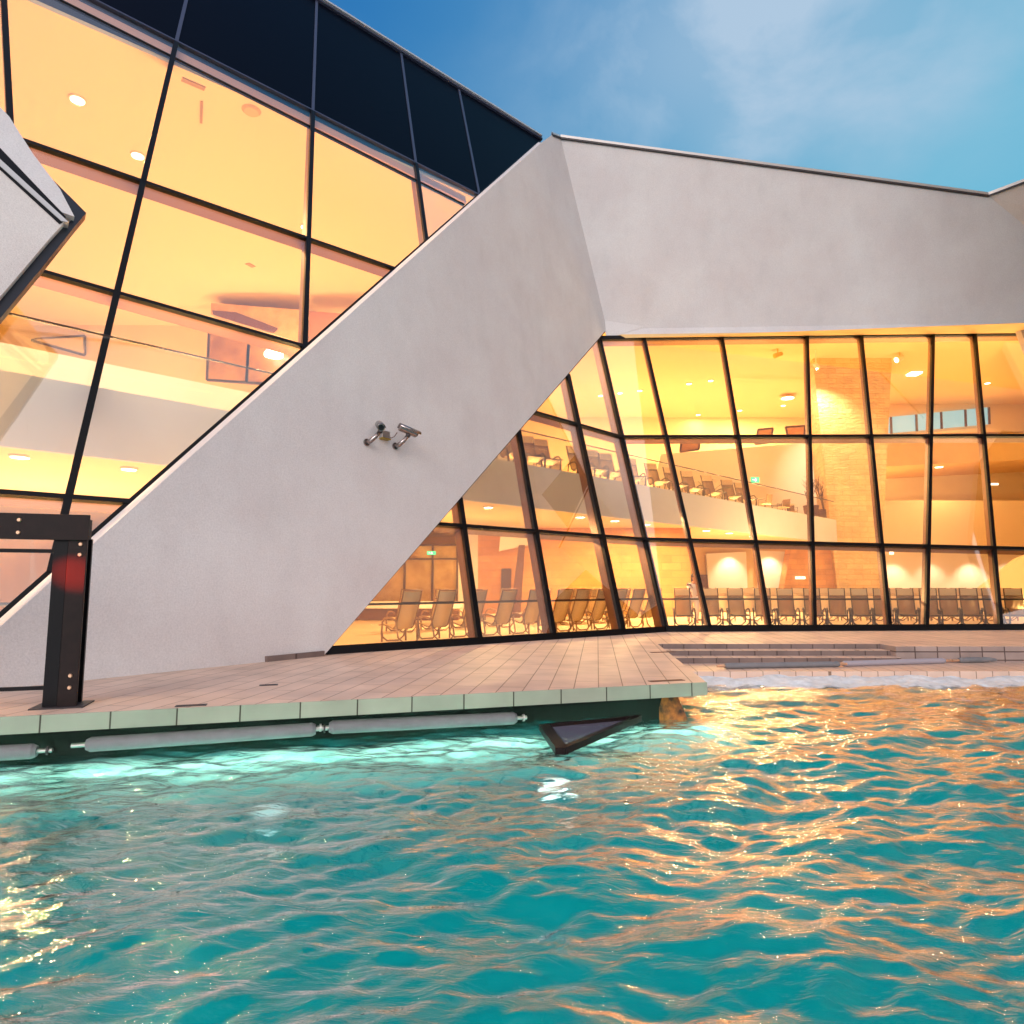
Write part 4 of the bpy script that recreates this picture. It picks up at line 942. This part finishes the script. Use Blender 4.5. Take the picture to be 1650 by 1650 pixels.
# cafe chairs at the end of the upper floor
def chair(loc, rz, label, root=None):
    if root is not None: return dup(root, loc, rz, label, 'cafe chairs on the upper floor')
    t_ = thing('cafe_chair', label, 'chair', (0, 0, 0), 0, 'cafe chairs on the upper floor')
    MB().box(-.22, .22, -.22, .22, .43, .47).build('seat', M['sling2'], t_, bevel=.01)
    MB().prism([V((-.2, -.22, .5)), V((.2, -.22, .5)), V((.2, -.30, .9)), V((-.2, -.30, .9))], [V((-.2, -.25, .5)), V((.2, -.25, .5)), V((.2, -.33, .9)), V((-.2, -.33, .9))]).build('backrest', M['sling'], t_)
    for x in (-.21, .21):
        for y in (-.21, .21): MB().tube([(x, y, .44), (x * 1.1, y * 1.15, .01)], .014, 6).build('leg', M['frame'], t_)
        MB().tube([(x * 1.15, .2, .45), (x * 1.2, .18, .66), (x * 1.15, -.25, .68)], .013, 6).build('armrest', M['frame'], t_, smooth=True)
    return t_
def slabp(px, dist):
    pl = Plane(e0 + en * dist, -en); d_ = dirn(px, 800); return d_ * (pl.p.dot(pl.n) / d_.dot(pl.n))
ch0 = None
for i, (px, ds, rr) in enumerate(((1232, .8, .5), (1250, 1.5, 1.2), (1262, .8, 2.2), (1275, 1.3, 3.0))):
    p = slabp(px, ds); lb = f'cafe chair, {ordl(i, 4)} by the round table on the upper floor'
    if ch0 is None: ch0 = chair(None, 0, lb); ch0.location = (p.x, p.y, DK + .01); ch0.rotation_euler = (0, 0, rr)
    else: chair((p.x, p.y, DK + .01), rr, lb, ch0)
p = slabp(1268, 1.1); tb = thing('round_table', 'small round white table among the cafe chairs on the upper floor', 'table', (p.x, p.y, DK + .01))
MB().tube([V((p.x, p.y, DK + .72)), V((p.x, p.y, DK + .75))], .42, 20).build('tabletop', M['white'], tb); MB().tube([V((p.x, p.y, DK + .02)), V((p.x, p.y, DK + .72))], .03, 8).build('leg', M['frame'], tb)
MB().tube([V((p.x, p.y, DK + .01)), V((p.x, p.y, DK + .03))], .22, 16).build('foot', M['frame'], tb)

# plants
def palm(p, label, n=11, s=1.0, seed=1):
    r_ = random.Random(seed); t_ = thing('potted_palm', label, 'plant', tuple(p))
    MB().tube([p, p + V((0, 0, .35))], [.18, .24], 14).build('pot', M['pot'], t_)
    f = MB()
    for k in range(n):
        a = 6.28 * k / n + r_.uniform(-.3, .3); le = s * r_.uniform(.7, 1.15); b_ = p + V((0, 0, .35)); up0 = r_.uniform(.9, 1.5)
        pts = [b_ + V((math.cos(a) * le * q, math.sin(a) * le * q, s * (up0 * q - .75 * q * q))) for q in (0, .25, .5, .75, 1)]
        f.tube(pts, .012, 4)
        for q in range(1, 5):
            for m_ in range(3):
                c = pts[q - 1].lerp(pts[q], m_ / 3); d_ = (pts[q] - pts[q - 1]).normalized()
                for sg in (-1, 1):
                    sd = d_.cross(V((0, 0, 1))).normalized() * sg; tip = c + sd * .22 * s + d_ * .16 * s - V((0, 0, .06)); f.add([c, c + d_ * .03, tip], [(0, 1, 2)])
    f.build('fronds', M['leaf'], t_)
pp = slabp(1137, 1.9); palm(V((pp.x, pp.y, DK + .01)), 'green palm in a brown pot among the upper floor loungers', 12, 1.25, 3)
def twigs(p, label, hgt, seed, mt):
    r_ = random.Random(seed); t_ = thing('bare_branch_arrangement', label, 'plant', tuple(p))
    MB().tube([p, p + V((0, 0, .9))], [.30, .42], 14).build('pot', M['pot'], t_)
    f = MB()
    def grow(a, d_, L_, r0, lv):
        b_ = a + d_ * L_; f.tube([a, a.lerp(b_, .5) + V((r_.uniform(-.05, .05), 0, 0)), b_], [r0, r0 * .8, r0 * .6], 5)
        if lv:
            for k in range(3): grow(a.lerp(b_, r_.uniform(.5, 1)), (d_ + V((r_.uniform(-.6, .6), r_.uniform(-.6, .6), r_.uniform(-.1, .3)))).normalized(), L_ * .62, r0 * .55, lv - 1)
    for k in range(4): grow(p + V((0, 0, .8)), V((r_.uniform(-.35, .35), r_.uniform(-.3, .3), 1)).normalized(), hgt * .45, .03, 3)
    f.build('branches', mt, t_)
pp = slabp(1306, 1.0); twigs(V((pp.x, pp.y, DK + .01)), 'bare twig arrangement in a brown pot left of the column', 2.2, 5, M['twig'])
pp = slabp(1326, 1.3); twigs(V((pp.x, pp.y, DK + .01)), 'taller bare twigs in front of the stone column', 2.6, 9, M['twig'])

# person leaning over behind the first loungers
pc = yat(1117, 1000, 22.2); pe = thing('person', 'person in a white shirt leaning forward behind the first dark loungers', 'person', (pc.x, pc.y, D))
def skin(name, pts, edges, rad, m, parent, sub=2):
    me = bpy.data.meshes.new(name); me.from_pydata(pts, edges, []); o = bpy.data.objects.new(name, me); C.objects.link(o)
    md = o.modifiers.new('skin', 'SKIN'); me.skin_vertices[0].data[0].use_root = True
    for i, r in enumerate(rad): me.skin_vertices[0].data[i].radius = (r, r)
    s = o.modifiers.new('sub', 'SUBSURF'); s.levels = s.render_levels = sub; me.materials.append(m); o.parent = parent; return o
P_ = [(0, 0, .92), (.02, -.02, 1.10), (.06, -.12, 1.28), (.04, -.20, 1.38), (.02, -.27, 1.47), (.0, -.31, 1.56),
      (.20, -.12, 1.27), (.30, -.22, 1.02), (.28, -.42, .85), (-.12, -.14, 1.29), (-.20, -.28, 1.05), (-.14, -.45, .86),
      (.10, 0, .88), (.12, -.06, .48), (.12, .05, .07), (.13, -.12, .04), (-.10, 0, .88), (-.12, .0, .48), (-.12, .12, .07), (-.13, -.04, .04)]
E_ = [(0, 1), (1, 2), (2, 3), (3, 4), (4, 5), (2, 6), (6, 7), (7, 8), (2, 9), (9, 10), (10, 11), (0, 12), (12, 13), (13, 14), (14, 15), (0, 16), (16, 17), (17, 18), (18, 19)]
Rr = [.13, .14, .13, .055, .085, .09, .06, .045, .035, .06, .045, .035, .09, .065, .045, .035, .09, .065, .045, .035]
skin('body', P_, E_, Rr, M['skin'], pe)
skin('shirt', [(0, 0, .80), (.02, -.02, 1.10), (.06, -.12, 1.27), (.05, -.17, 1.33), (.19, -.12, 1.27), (.27, -.19, 1.1), (-.12, -.14, 1.28), (-.18, -.24, 1.12)],
     [(0, 1), (1, 2), (2, 3), (2, 4), (4, 5), (2, 6), (6, 7)], [.155, .155, .145, .08, .08, .06, .08, .06], M['shirt'], pe)
skin('trousers', [(0, .01, .86), (.11, 0, .80), (.125, -.06, .48), (.125, .05, .10), (-.11, 0, .80), (-.125, 0, .48), (-.125, .12, .10)],
     [(0, 1), (1, 2), (2, 3), (0, 4), (4, 5), (5, 6)], [.13, .11, .085, .065, .11, .085, .065], M['shirt'], pe)
o = MB().ball((.0, -.27, 1.565), .105, 12, (.95, 1, .8)).build('hair', M['hair'], None, smooth=True); o.parent = pe
